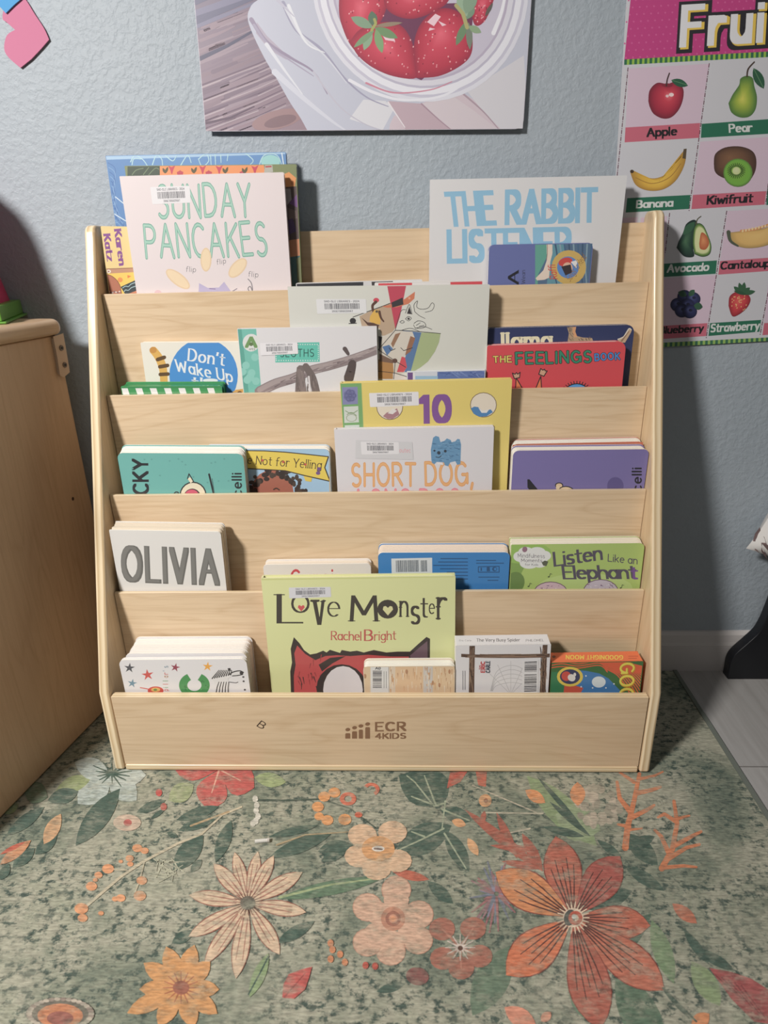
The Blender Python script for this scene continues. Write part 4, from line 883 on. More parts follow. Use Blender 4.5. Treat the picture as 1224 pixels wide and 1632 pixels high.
def a(A):
    A.poly([(215,115),(392,110),(392,200),(215,200)], (60,76,60)); A.poly([(390,108),(956,98),(960,200),(390,200)], (232,146,84)); A.poly([(952,98),(1130,92),(1170,820),(1040,820)], (126,136,92))
    for p in ([(240,165),(262,140),(300,130)], [(300,165),(330,125)], [(330,165),(365,130),(385,135)]): A.curve(p, 4, (120,140,104))
    for x in (455,622,712,905): A.poly([(x-20,116),(x,124),(x+20,112),(x+8,140),(x+3,160),(x-3,160),(x-8,140)], (198,58,84)); 
    for x in (500,655,840): A.poly([(x-18,150),(x-8,146),(x,140),(x+8,146),(x+18,150),(x+14,170),(x-14,170)], (190,60,80))
    for x in (420,575,745,850): A.leaf((x-14,128),(x,158),14,(88,82,50)); A.leaf((x+14,122),(x,158),14,(88,82,50))
    A.poly([(960,112),(1000,112),(1004,150),(955,158)], (176,176,166)); A.poly([(962,118),(995,116),(996,124),(962,126)], (180,60,60))
    A.poly([(1055,165),(1090,150),(1128,182),(1122,230),(1070,232)], (224,148,82)); A.ell((1108,208), 9, 13, 0, (210,130,70)); A.line([(1120,190),(1135,182)], 6, (224,148,82))
    A.poly([(1068,232),(1150,226),(1165,560),(1080,560)], (92,74,74)); A.poly([(1090,320),(1140,262),(1150,350)], (112,72,128)); A.poly([(1072,240),(1098,240),(1104,300),(1080,330)], (156,148,150)); A.poly([(1085,345),(1130,360),(1135,400),(1090,420)], (120,100,96)); A.poly([(1085,410),(1110,400),(1130,470),(1090,490)], (88,64,110))
    A.poly([(1090,520),(1160,510),(1165,620),(1092,640)], (196,130,92)); A.poly([(1092,612),(1165,600),(1172,820),(1100,820)], (66,106,108)); A.poly([(1130,620),(1170,600),(1176,820),(1140,820)], (118,122,84))
hard('picture_book', c2, (215,122), (1128,100), (1162,800), (270,810), .2675, .0095, 0, 'picture book with orange tulip and green border peeking over the pale pink book', (126,136,92), a, lean=.6, sl=.008)
def a(A):
    A.text('Karen', (545,412), (613,890), (634,404), (132,72,142), ('b',.26,.12), gap=.24, serif=.12); A.text('Katz', (395,478), (447,830), (484,472), (132,72,142), ('b',.26,.12), gap=.24, serif=.12)
    A.poly([(330,1020),(980,975),(1000,1320),(330,1320)], (232,196,84)); A.poly([(330,955),(980,925),(985,985),(330,1022)], (188,140,110)); A.line([(360,952),(560,945),(800,935)], 9, (130,84,68))
    A.poly([(330,1020),(430,1022),(510,1050),(580,1110),(625,1190),(645,1320),(330,1320)], (176,108,82)); A.curve([(430,1022),(510,1050),(580,1110),(625,1190),(645,1300)], 8, (110,64,52))
    A.poly([(632,1200),(880,1085),(930,1230),(700,1310)], (56,66,72)); A.poly([(700,1310),(900,1235),(910,1320)], (206,128,92))
    for o in (0, 52): A.curve([(660+o*.4,1215+o),(700,1190+o),(740,1195+o),(780,1160+o),(850,1135+o)], 9, (168,200,206))
    A.ell((625,1102), 36, 34, 0, (226,142,72)); A.poly([(725,1035),(780,1050),(730,1080)], (222,122,62)); A.ell((465,985), 32, 26, 0, (222,212,196)); A.ell((465,985), 12, 10, 0, (150,90,80))
    for k in range(10): A.ell((400+k*24, 1265+8*(k%3)), 12, 10, 0, [(120,92,100),(214,206,200)][k%2])
board('board_book', kz, (245,362), (1100,352), (1150,1300), (365,1300), .2575, .0085, 0, 'yellow book with sideways purple lettering in the top left corner of the shelf', (226,200,134), a, r=.002, sheets=4, lean=1.0, sl=.015)
def a(A):
    A.text('SUNDAY', (384,394), (884,388), (372,222), (108,166,150), ('o',.14,.14), gap=.26, jit=.02, seed=4, inner=(160,202,186), iw=.075)
    A.text('PANCAKES', (318,612), (972,596), (300,438), (108,166,150), ('o',.14,.14), gap=.25, jit=.025, seed=7, inner=(160,202,186), iw=.075)
    for p0, p1, p2 in (((532,690),(584,692),(534,662)), ((700,652),(748,644),(698,624)), ((870,716),(922,720),(872,688))): A.text('flip', p0, p1, p2, (110,108,114), ('o',.09,.09), gap=.3)
    for c_, rx, ry, rt in (((488,730),76,30,38), ((640,625),27,62,0), ((812,670),62,32,-48)): A.ell(c_, rx+3, ry+3, rt, (224,196,160)); A.ell(c_, rx-4, ry-5, rt, (232,208,172))
    A.poly([(597,840),(603,752),(650,778),(710,776),(738,745),(782,806),(790,840)], (184,174,208)); A.line([(660,782),(690,784)], 5, (140,120,160)); A.line([(778,800),(808,782)], 4, (120,112,130)); A.line([(775,806),(810,800)], 4, (120,112,130))
    A.curve([(868,730),(886,752),(892,790),(880,800),(868,782),(880,770),(890,790),(896,806)], 4.5, (120,116,124)); A.ell((380,806), 19, 17, 0, (220,186,192))
B = hard('picture_book', c2, (165,170), (1058,155), (1107,800), (272,812), .2475, .0095, 0, 'pale pink book with mint green hand lettering in the top pocket', (222,210,212), a, lean=.6, sl=.008, spine=(226,218,220), top=(228,222,222)); sticker(B, [(338,232),(552,225),(558,316),(350,325)], 2)
def a(A):
    A.text('THE', (140,262), (352,255), (124,118), (138,188,218), ('b',.24,.17), gap=.24); A.text('RABBIT', (412,253), (832,241), (414,108), (138,188,218), ('b',.24,.17), gap=.24)
    A.text('LISTENER', (138,437), (712,424), (136,297), (138,188,218), ('b',.24,.17), gap=.24)
hard('picture_book', c5, (47,55), (985,22), (928,535), (42,535), .2745, .0115, 0, 'large white picture book with light blue block lettering in the top pocket', (216,215,217), a, lean=0, sl=.02, mat=M_BOARD)
def a(A):
    A.poly([(546,340),(900,340),(900,800),(546,800)], (84,112,142)); A.poly([(546,340),(606,340),(600,420),(560,500),(548,800),(546,800)], (96,164,148)); A.poly([(625,340),(690,340),(700,800),(560,800),(600,560)], (96,150,166))
    for k in range(9): A.curve([(640+k*22,345),(650+k*20,420),(632+k*22,480),(650+k*20,560),(640+k*20,700)], 8, [(62,90,120),(132,160,176),(70,104,140)][k%3], 5)
    A.poly([(600,345),(628,345),(628,400),(618,440),(612,515),(590,525),(555,528),(548,518),(585,480),(602,430)], (226,208,192)); A.line([(604,345),(604,400),(600,430)], 3, (150,120,110))
    A.ell((706,466), 82, 82, 0, (206,172,92)); A.ell((702,466), 52, 52, 0, (84,134,200)); A.ell((690,440), 34, 20, -15, (206,66,60)); A.ell((700,468), 24, 26, 0, (222,176,150)); A.poly([(670,462),(715,452),(722,490),(690,505)], (58,48,52)); A.poly([(715,440),(748,430),(742,470)], (226,224,224))
    A.text('Raffi', (652,520), (640,455), (618,520), (206,66,60), ('o',.14,.14)); A.text('Songs to Read', (712,535), (790,420), (690,512), (150,110,60), ('o',.1,.1))
    A.text('GA', (466,616), (466,486), (418,616), (34,34,44), ('b',.15,.07), gap=.2, serif=.1); A.text('e Wean', (498,566), (498,480), (480,566), (60,60,84), ('o',.1,.08), gap=.2)
board('board_book', c5, (325,357), (822,350), (806,540), (322,550), .2555, .013, 0, 'small blue board book with a gold round badge leaning on the large white book', (100,110,168), a, lean=1, sl=.02)

# --- second pocket
def a(A): A.poly([(60,40),(448,40),(448,200),(60,200)], (54,54,60)); A.poly([(448,40),(505,40),(480,200),(448,200)], (206,204,204)); A.poly([(490,58),(600,55),(600,200),(500,200)], (60,56,58)); A.poly([(600,40),(800,40),(800,200),(600,200)], (206,204,204))
board('board_book', c7, (100,72), (750,46), (752,150), (110,160), .2285, .0095, 1, 'black and white book barely showing behind the grey white book', (206,204,204), a, r=.002, sheets=3, lean=0, sl=.005)
def a(A): A.poly([(525,30),(698,30),(698,200),(525,200)], (206,66,76)); A.poly([(895,30),(1100,30),(1100,200),(895,200)], (206,66,76))
board('board_book', c7, (505,66), (1062,55), (1060,150), (508,160), .2190, .0090, 1, 'red and white book barely showing behind the grey white book', (214,210,208), a, r=.002, sheets=3, lean=0, sl=.005)
def a(A):
    A.poly([(428,238),(520,195),(600,166),(612,300),(590,330),(545,340),(530,300),(440,290)], (184,158,132)); A.line([(395,243),(470,215),(560,182),(640,150)], 4, (56,50,50))
    A.poly([(570,80),(668,80),(636,240),(613,308)], (192,62,86)); A.poly([(545,188),(590,178),(660,150),(713,112),(710,148),(680,175),(620,192),(570,195)], (206,118,84)); A.poly([(592,168),(650,142),(654,178),(596,194)], (58,54,58)); A.ell((684,146), 6, 6, 0, (222,160,130))
    A.ell((514,156), 15, 12, 0, (206,66,86)); A.curve([(512,165),(495,185),(500,215)], 16, (92,62,50), 12); A.poly([(482,240),(505,205),(528,205),(536,240),(535,280),(505,278),(480,265)], (218,172,72)); A.curve([(530,215),(538,245),(552,265)], 14, (92,62,50), 8); A.poly([(438,245),(470,270),(500,272),(530,285),(520,300),(470,285)], (86,60,50)); A.ell((517,214), 9, 8, 0, (150,126,80)); A.ell((517,214), 4, 4, 0, (50,44,44))
    A.ell((394,262), 16, 15, 0, (48,46,48)); A.line([(375,276),(412,274)], 5, (48,46,48))
    K = (66,64,66)
    for p in ([(612,308),(640,215),(666,205)], [(664,222),(684,178),(698,228)], [(712,215),(708,180),(726,160),(722,190),(745,202),(780,196),(800,170),(812,182),(800,208),(765,218)], [(712,215),(735,235),(765,250)], [(708,275),(730,262),(760,270),(768,290),(745,300),(715,298),(706,282)], [(720,285),(740,272)], [(735,290),(760,285)], [(715,300),(760,292),(800,306)], [(635,268),(648,260),(658,268),(646,274),(635,268)], [(664,252),(678,240),(694,248),(680,262),(664,252)], [(640,312),(690,300),(740,318)]): A.curve(p, 3, K, 2.4)
    A.poly([(672,225),(684,188),(696,228)], (58,54,56)); A.ell((680,251), 6, 6, 0, K)
    A.poly([(650,312),(746,322),(690,525),(640,525),(672,420)], (84,118,164)); A.poly([(746,322),(844,326),(836,372),(815,420),(780,470),(740,502),(700,525),(690,525)], (164,178,130)); A.line([(612,310),(700,314),(844,327)], 3.4, (60,58,58))
    A.poly([(530,350),(612,312),(700,318),(712,350),(690,400),(660,430),(650,470),(662,520),(600,560),(530,560)], (206,198,186)); A.poly([(690,340),(715,350),(690,420),(662,440),(672,400)], (150,104,78)); A.poly([(612,330),(640,322),(600,400),(590,380)], (150,112,86)); A.poly([(525,340),(545,345),(530,430)], (62,60,66)); A.poly([(545,395),(580,385),(600,405),(570,440)], (84,118,164)); A.poly([(645,445),(662,450),(672,500),(655,525),(620,525)], (206,74,86)); A.poly([(525,460),(600,470),(605,560),(525,560)], (176,128,72)); A.poly([(600,530),(668,546),(664,570),(600,570)], (214,206,200)); A.poly([(530,430),(610,468),(600,480),(530,470)], (120,92,76))
    for p in ([(612,310),(525,410),(612,468),(604,560)], [(525,520),(610,530),(670,548)], [(612,468),(665,500)], [(700,400),(655,415),(640,400)], [(580,400),(590,415),(612,405)]): A.line(p, 3.4, (56,54,56))
    A.ell((610,467), 13, 12, 0, (96,70,62))
B = hard('picture_book', c7, (62,92), (1100,70), (1073,560), (85,560), .2085, .0095, 1, 'wide grey white book with cubist coloured shapes and a red wedge', (208,208,200), a, lean=.3, sl=.012, spine=(196,198,194)); sticker(B, [(205,150),(462,150),(465,222),(212,226)], 5, col=(214,214,216))
def a(A):
    A.poly([(670,400),(702,400),(702,800),(670,800)], (112,78,140)); A.poly([(702,400),(832,400),(832,800),(702,800)], (204,208,220)); A.poly([(702,400),(712,400),(712,800),(702,800)], (220,220,226)); A.poly([(828,400),(1100,400),(1100,800),(828,800)], (92,116,176))
    rr = random.Random(3)
    for k in range(26): x = rr.uniform(835,1060); A.line([(x,516+rr.uniform(0,30)),(x+rr.uniform(10,50),520+rr.uniform(0,36))], rr.uniform(4,9), rr.choice([(72,96,160),(120,142,196),(104,128,186)]), 2)
    A.poly([(715,545),(830,545),(830,800),(715,800)], (150,186,214))
board('board_book', c7, (672,524), (1075,514), (1072,590), (672,600), .1985, .0085, 1, 'low purple white and blue book in front of the cubist book', (204,208,220), a, r=.001, sheets=3, lean=0, sl=.01)
def a(A):
    A.ell((402,468), 152, 162, 0, (58,138,208), 36)
    SB = ('b',.16,.075)
    A.text("Don't", (334,402), (492,424), (338,350), (222,226,230), SB, gap=.26, serif=.09); A.text('Wake Up', (282,448), (530,498), (276,398), (222,226,230), SB, gap=.26, serif=.09); A.text('the', (352,520), (470,536), (354,474), (222,226,230), SB, gap=.26, serif=.09)
    A.curve([(180,358),(205,392),(222,440),(226,490)], 36, (218,170,78)); A.ell((178,356), 16, 14, 0, (196,140,60))
    for p in ([(198,398),(228,388)], [(208,430),(242,424)], [(210,464),(244,462)]): A.line(p, 17, (96,70,40))
    A.poly([(525,545),(545,532),(590,526),(640,560),(640,600),(525,600)], (216,164,80)); A.ell((562,545), 10, 8, 0, (120,80,40)); A.ell((432,490), 34, 8, 0, (222,226,230))
board('board_book', c6, (125,325), (600,316), (622,552), (150,550), .2245, .0125, 1, 'cream book with a big blue disc and a striped tiger tail', (226,222,210), a, r=.002, sheets=6, lean=.6, sl=.015)
def a(A):
    for k in range(8): x = 100+k*70; A.poly([(x,118),(x+32,116),(x+58,200),(x+28,200)], (226,228,228))
    A.poly([(80,60),(640,60),(640,117),(80,119)], (52,140,84))
board('board_book', d1, (98,108), (592,106), (596,158), (108,160), .1985, .0250, 1, 'thick shiny green book with white stripes at left of the second pocket', (58,152,88), a, r=.003, sheets=3, edge=lin((52,150,84)), page=lin((48,140,84)), mat=M_FOIL, lean=-6, sl=.01)
def a(A):
    A.poly([(540,250),(634,250),(660,560),(540,560)], (112,188,174)); A.poly([(550,262),(570,262),(604,560),(584,560)], (88,164,150)); rr = random.Random(6)
    for k in range(9): A.ell((rr.uniform(575,650), rr.uniform(280,540)), 17, 17, 0, (134,200,188))
    A.ell((613,323), 38, 39, 0, (214,216,214)); A.text('A', (592,342), (634,342), (592,300), (112,152,92), ('b',.22,.2)); A.ell((613,330), 9, 8, 0, (96,120,76)); A.text('APES', (604,356), (630,356), (604,348), (90,110,90), ('o',.14,.14))
    A.poly([(718,324),(915,321),(917,408),(720,411)], (92,192,174))
    for k in range(18):
        x = 724+k*10.7; A.ell((x,331), 2.6, 2.6, 0, (222,228,228), 7); A.ell((x+1,402), 2.6, 2.6, 0, (222,228,228), 7)
    for k in range(7): A.ell((724,338+k*9.4), 2.6, 2.6, 0, (222,228,228), 7); A.ell((911,338+k*9.4), 2.6, 2.6, 0, (222,228,228), 7)
    A.text('SLOTHS', (742,386), (890,384), (742,353), (36,62,62), ('o',.09,.09), gap=.3)
    br = [(650,540),(720,505),(800,480),(880,445),(960,425),(1060,395),(1190,348)]
    A.curve(br, 46, (140,126,128), 36); A.curve([(x,y-8) for x, y in br], 22, (164,150,150), 14)
    for k in range(40): t = rr.random(); x = 660+t*520; y = 533-t*185+rr.uniform(-16,16); A.line([(x,y),(x+rr.uniform(15,35),y-rr.uniform(4,14))], rr.uniform(3,6), rr.choice([(116,102,106),(176,162,162),(128,112,114)]), 2)
    for p, w0, w1, c_ in (([(832,440),(825,480),(818,560)],36,22,(118,106,104)), ([(855,428),(885,480),(905,560)],30,34,(112,100,98)), ([(826,450),(840,500),(848,560)],22,26,(132,118,116)), ([(1062,415),(1055,445),(1045,480)],34,44,(84,72,72)), ([(1028,350),(1042,372)],20,14,(92,80,80))): A.curve(p, w0, c_, w1)
    for k in range(34): x = rr.uniform(812,905); y = rr.uniform(445,540); A.line([(x,y),(x+rr.uniform(-3,5),y+rr.uniform(15,30))], 2.6, rr.choice([(150,136,132),(92,82,80),(128,114,112)]), 1.4)
    A.poly([(864,470),(872,470),(880,545),(872,545)], (214,208,210))
B = hard('picture_book', c6, (550,262), (1170,250), (1175,545), (580,550), .1985, .0095, 1, 'white and teal book with a grey tree branch photo and barcode label', (216,214,217), a, lean=0, sl=.012, spine=(104,178,164), top=(226,226,226)); sticker(B, [(652,325),(818,322),(822,372),(656,380)], 8)
def a(A):
    NAV = (44,54,98)
    A.text('Llama', (170,276), (512,268), (170,190), (0,0,0), ('b',.2,.16)) if False else None
    A.text('llama', (228,276), (512,268), (226,190), (224,214,180), ('b',.22,.14), gap=.26, serif=.1)
    A.poly([(603,140),(662,138),(655,170),(662,205),(700,215),(755,218),(765,245),(610,245),(618,190)], (178,150,118)); A.poly([(642,140),(664,140),(656,180),(668,212),(650,215),(640,190)], (214,156,110)); rr = random.Random(2)
    for k in range(18): x, y = rr.uniform(605,640), rr.uniform(145,225); A.line([(x,y),(x+8,y+10)], 4, (112,92,84), 2)
    for k in range(12): x, y = rr.uniform(640,745), rr.uniform(208,225); A.line([(x,y),(x+6,y+10)], 4, (112,92,84), 2)
    A.poly([(905,225),(940,208),(970,160),(990,170),(985,185),(950,245),(915,245)], (196,168,136)); A.curve([(908,225),(942,210),(972,164),(986,168)], 6, (222,216,204)); A.line([(930,235),(972,180)], 10, (150,116,92), 5)
board('board_book', c8, (128,160), (1008,138), (968,505), (140,510), .2225, .015, 1, 'navy blue board book with cream lettering behind the red book', (44,54,98), a, r=(.004,.012,.012,.004), sheets=6, lean=.6, sl=.012)
def a(A):
    K = (44,34,40)
    A.text('THE', (174,362), (278,359), (173,327), (228,206,96), ('o',.2,.2), gap=.32, outline=K, ow=.07, jit=.02); A.text('FEELINGS', (308,370), (748,360), (306,305), (52,138,108), ('o',.18,.18), gap=.32, outline=K, ow=.05, jit=.02, seed=3); A.text('BOOK', (774,352), (918,343), (773,313), (66,140,212), ('o',.2,.2), gap=.32, outline=K, ow=.07, jit=.03, seed=5)
    for cx_, pts in ((0, [(306,452),(302,540),(358,540)]), (0, [(452,444),(412,540),(458,540)])): A.poly(pts, (226,124,72)); A.line(pts+[pts[0]], 6, K)
    for P_ in ([(284,425),(300,432),(308,422),(316,432),(330,420),(326,452),(296,458)], [(440,432),(452,398),(464,408),(474,402),(478,412),(490,412),(470,444)]): A.poly(P_, (206,160,130)); A.line(P_+[P_[0]], 5.5, K)
    A.ell((665,545), 78, 60, 0, K); A.ell((665,548), 72, 57, 0, (76,156,220))
    for k in range(13): t = math.radians(200+k*11.7); A.line([(665+74*math.cos(t), 545+56*math.sin(t)), (665+90*math.cos(t), 545+72*math.sin(t))], 5, K)
board('board_book', c8, (133,264), (955,234), (935,505), (130,520), .2040, .0165, 1, 'red board book with yellow green and blue lettering in the second pocket', (214,66,76), a, r=(.003,.012,.013,.003), sheets=8, lean=.6, sl=.012)

# --- third pocket
def a(A):
    K = (70,58,50)
    P_ = [(690,422),(800,424),(900,430),(1000,440),(1112,452),(1094,505),(1120,572),(1000,545),(900,520),(690,508)]
    A.ell((838,625), 104, 108, 0, (168,100,80)); 
    rr = random.Random(9)
    for k in range(60):
        t = math.radians(rr.uniform(185,372)); r = rr.uniform(.98,1.5); A.ell((860+100*r*math.cos(t), 640+92*r*math.sin(t)), rr.uniform(9,16), rr.uniform(9,15), 0, rr.choice([(66,54,50),(56,46,44),(80,66,58)]), 9)
    A.curve([(845,612),(858,606),(872,614)], 6, K)
    A.poly([(990,545),(1035,545),(1028,575),(1000,570)], (226,198,76)); A.poly(P_, (228,202,78)); A.line(P_+[P_[0]], 5, K)
    A.text('Words Are Not for Yelling', (500,470), (1076,512), (504,430), K, ('o',.11,.09), gap=.22, serif=.07)
    A.ell((1066,512), 10, 9, 0, (120,84,140)); A.ell((1062,532), 11, 9, 0, (120,84,140))
    for p in ((892,478),(1000,490),(790,470)): A.ell(p, 6, 6, 0, (196,84,72))
    A.poly([(1112,380),(1150,380),(1160,700),(1120,700)], (228,180,96))
board('board_book', d1, (500,410), (1110,418), (1132,628), (520,630), .1660, .021, 2, 'light blue book with a yellow banner behind the teal book', (160,196,224), a, r=.009, sheets=6, lean=0, sl=.012, rise=.002)
def a(A):
    K = (40,42,48)
    A.text('YUCKY'[::1], (236,752), (228,468), (166,752), K, ('b',.17,.15), gap=.24); A.text('Patricelli', (692,800), (686,534), (648,800), K, ('o',.17,.17), gap=.26)
    A.ell((452,640), 66, 66, 0, K); A.ell((452,640), 60, 60, 0, (226,216,190)); A.ell((448,650), 42, 42, 0, K); A.ell((446,652), 38, 40, 0, (206,84,112))
    A.poly([(425,560),(438,552),(452,572),(440,582)], (226,216,190)); A.line([(425,560),(432,536),(442,552),(455,575)], 5, K); A.line([(530,538),(540,580),(552,632)], 9, K); A.line([(545,560),(556,630)], 4, (70,110,110))
    A.curve([(360,632),(368,625),(380,628),(378,645)], 6, K); rr = random.Random(4)
    for k in range(16): A.ell((rr.uniform(120,670), rr.uniform(450,600)), 5, 4, 0, (92,158,154), 7)
board('board_book', d1, (78,430), (692,442), (718,632), (116,632), .1440, .0215, 2, 'thick teal board book with black sideways lettering at far left', (104,176,170), a, r=.010, sheets=9, lean=-1.5, sl=.02, rise=.0075)
def a(A):
    A.poly([(100,40),(243,62),(256,345),(300,900),(150,900)], (118,170,106)); A.line([(243,62),(256,345)], 4, (150,178,110))
    A.poly([(131,101),(222,98),(224,200),(134,204)], (132,134,178)); A.poly([(140,216),(226,212),(230,308),(144,312)], (206,212,204)); A.poly([(146,326),(232,323),(236,420),(150,424)], (206,214,206))
    rr = random.Random(3)
    for k in range(7): t = k*.9; A.ell((178+22*math.cos(t), 150+24*math.sin(t)), 17, 16, 0, (112,114,160)); 
    for k in range(6): t = k*1.05; A.ring((178+18*math.cos(t), 150+20*math.sin(t)), 12, 16, (92,94,140), 1, 12)
    A.ring((186,282), 28, 32, (150,164,130), .7, 16); A.curve([(150,240),(186,256),(222,238)], 4, (128,156,110)); A.curve([(160,262),(186,250),(215,268)], 4, (128,156,110))
    A.ell((412,218), 79, 76, 0, (120,100,80)); A.ell((412,218), 75, 72, 0, (226,214,196)); A.poly([(372,272),(395,250),(430,240),(455,225),(470,262),(430,288),(400,288)], (170,124,132)); A.poly([(400,255),(430,226),(455,240),(430,260)], (222,216,214))
    A.ell((966,205), 79, 74, 0, (120,100,80)); A.ell((966,205), 75, 70, 0, (226,214,196)); A.poly([(892,225),(912,215),(935,218),(960,240),(985,235),(1010,232),(1022,248),(985,272),(945,276),(908,258)], (70,130,186)); A.poly([(935,220),(960,240),(1000,232),(985,252),(955,252)], (222,220,220))
    A.text('10', (598,305), (762,300), (596,158), (130,80,152), ('b',.22,.17), gap=.3)
B = hard('picture_book', d2, (110,75), (1140,55), (1100,705), (165,720), .1750, .0125, 2, 'tall yellow book with a purple number and green spine edge in the middle', (226,204,108), a, lean=-1.5, sl=.03, spine=(118,170,106), top=(232,214,120)); sticker(B, [(290,135),(582,127),(585,208),(296,218)], 12)
def a(A):
    OR, IN = (224,156,92), (232,176,116)
    A.text('SHORT', (192,684), (562,678), (190,556), OR, ('o',.17,.17), gap=.26, inner=IN, iw=.1, jit=.012); A.text('DOG,', (626,676), (903,678), (624,546), OR, ('o',.17,.17), gap=.26, inner=IN, iw=.1, jit=.012)
    A.text('LONG', (226,840), (536,838), (226,710), (226,122,142), ('o',.17,.17), gap=.26, inner=(232,150,164), iw=.1); A.text('DOG', (592,838), (828,836), (592,708), (226,122,142), ('o',.17,.17), gap=.26, inner=(232,150,164), iw=.1)
    dg = [(658,530),(655,470),(668,400),(684,388),(703,394),(712,425),(735,418),(750,403),(772,412),(778,426),(800,420),(812,406),(826,408),(834,440),(830,555),(812,560),(800,538),(770,545),(758,568),(738,562),(732,545),(690,542),(676,556),(662,548)]
    A.poly(dg, (98,148,188)); rr = random.Random(5)
    for k in range(60): x, y = rr.uniform(664,826), rr.uniform(420,535); A.line([(x,y),(min(828,x+rr.uniform(8,26)),y+rr.uniform(-4,4))], 3.5, rr.choice([(78,126,166),(126,170,204),(66,110,150)]), 2)
    for p, r in (((676,475),6),((740,478),8),((702,488),10)): A.ell(p, r, r, 0, (52,62,78))
    A.curve([(685,512),(702,515),(716,506)], 4, (52,62,78)); A.poly([(690,545),(725,545),(730,560),(700,558)], (226,220,222))
    A.poly([(212,412),(545,424),(552,528),(208,522)], (206,205,209)); A.text('outec', (470,485), (535,486), (470,460), (222,150,160), ('o',.12,.12), gap=.25)
B = hard('picture_book', d2, (82,352), (1030,332), (1015,708), (105,720), .1560, .0125, 2, 'white book with orange lettering and a small blue dog', (216,213,218), a, lean=0, sl=.02, top=(230,228,230)); sticker(B, [(240,422),(465,425),(467,495),(246,498)], 15)
def a(A): A.poly([(150,150),(1040,140),(1040,600),(150,600)], (196,104,78))
board('board_book', d3, (172,186), (1008,174), (985,470), (178,478), .1680, .019, 2, 'board book with red and white page edges behind the purple book', (196,104,78), a, r=.009, sheets=5, lean=0, sl=.015, rise=.003)
def a(A):
    K = (36,36,46)
    A.text('y', (336,560), (334,436), (262,560), K, ('b',.2,.18), gap=.2); A.text('Patricelli', (996,690), (994,340), (940,690), K, ('o',.17,.17), gap=.26)
    A.ell((832,452), 52, 56, 0, (98,88,146)); A.ell((478,448), 26, 18, 0, K); A.ell((478,450), 20, 14, 0, (226,196,160)); A.ell((520,510), 66, 58, 0, K); A.ell((520,512), 60, 54, 0, (230,206,170)); A.ell((470,462), 12, 14, 0, (230,206,170))
board('board_book', d3, (185,228), (1060,222), (1027,470), (180,478), .1445, .0225, 2, 'purple board book with black sideways lettering at far right', (122,112,172), a, r=.009, sheets=6, lean=-.6, sl=.012, rise=.002)

# --- fourth pocket
def a(A):
    G_ = (104,103,100)
    A.text('OLIVIA', (196,508), (802,532), (188,294), G_, ('b',.24,.13), gap=.30)
    for o in (0,): A.text('OLIVIA', (192,506), (798,530), (184,292), (122,121,118), ('b',.17,.07), gap=.33)
board('board_book', d4, (95,176), (824,200), (862,588), (170,590), .0955, .0290, 3, 'thick white board book with big grey capital letters at far left', (218,216,213), a, r=(.001,.006,.006,.001), sheets=9, page=lin((226,214,196)), lean=-1.5, sl=.03, rise=.003)
def a(A): A.text('Carci', (178,262), (362,258), (178,192), (200,66,76), ('o',.16,.16), gap=.3)
board('board_book', d5, (58,168), (530,160), (535,285), (60,290), .1100, .0215, 3, 'white book with a little red lettering behind the pale green book', (222,216,210), a, r=.007, sheets=5, page=lin((236,226,212)), lean=.6, sl=.02)
def a(A):
    A.poly([(622,140),(803,136),(804,204),(624,206)], (214,218,222)); A.barcode([(642,148),(745,146),(746,198),(644,200)], (60,70,84), 26, 4); A.barcode([(752,148),(780,147),(781,197),(753,198)], (60,70,84), 8, 6)
    D = (36,84,132)
    for i, n in enumerate((118,128,150,120,90,140,126)): y = 140+i*15; A.line([(960,y),(960-n,y)], 4.5, D, 4.5)
    for x0, x1, y in ((1000,1120,160),(1010,1100,222),(1050,1095,236),(1000,1085,148)): A.line([(x0,y),(x1,y)], 4, D)
    A.line([(1008,176),(1008,200),(1100,200),(1100,174),(1008,176)], 4, D); A.ell((1080,186), 11, 10, 0, D); A.ell((1083,186), 6, 6, 0, (46,128,196)); A.poly([(1045,178),(1058,176),(1060,196),(1045,196)], D); A.poly([(1018,180),(1024,180),(1024,194),(1018,194)], D)
    A.line([(550,110),(560,150),(552,290)], 10, (206,206,210), 5)
board('board_book', d5, (565,112), (1145,113), (1143,282), (565,284), .1045, .0270, 3, 'blue board book showing its back cover with a white barcode', (46,128,196), a, r=(.004,.006,.009,.008), sheets=7, page=lin((236,222,208)), lean=0, sl=.02, rise=.005)
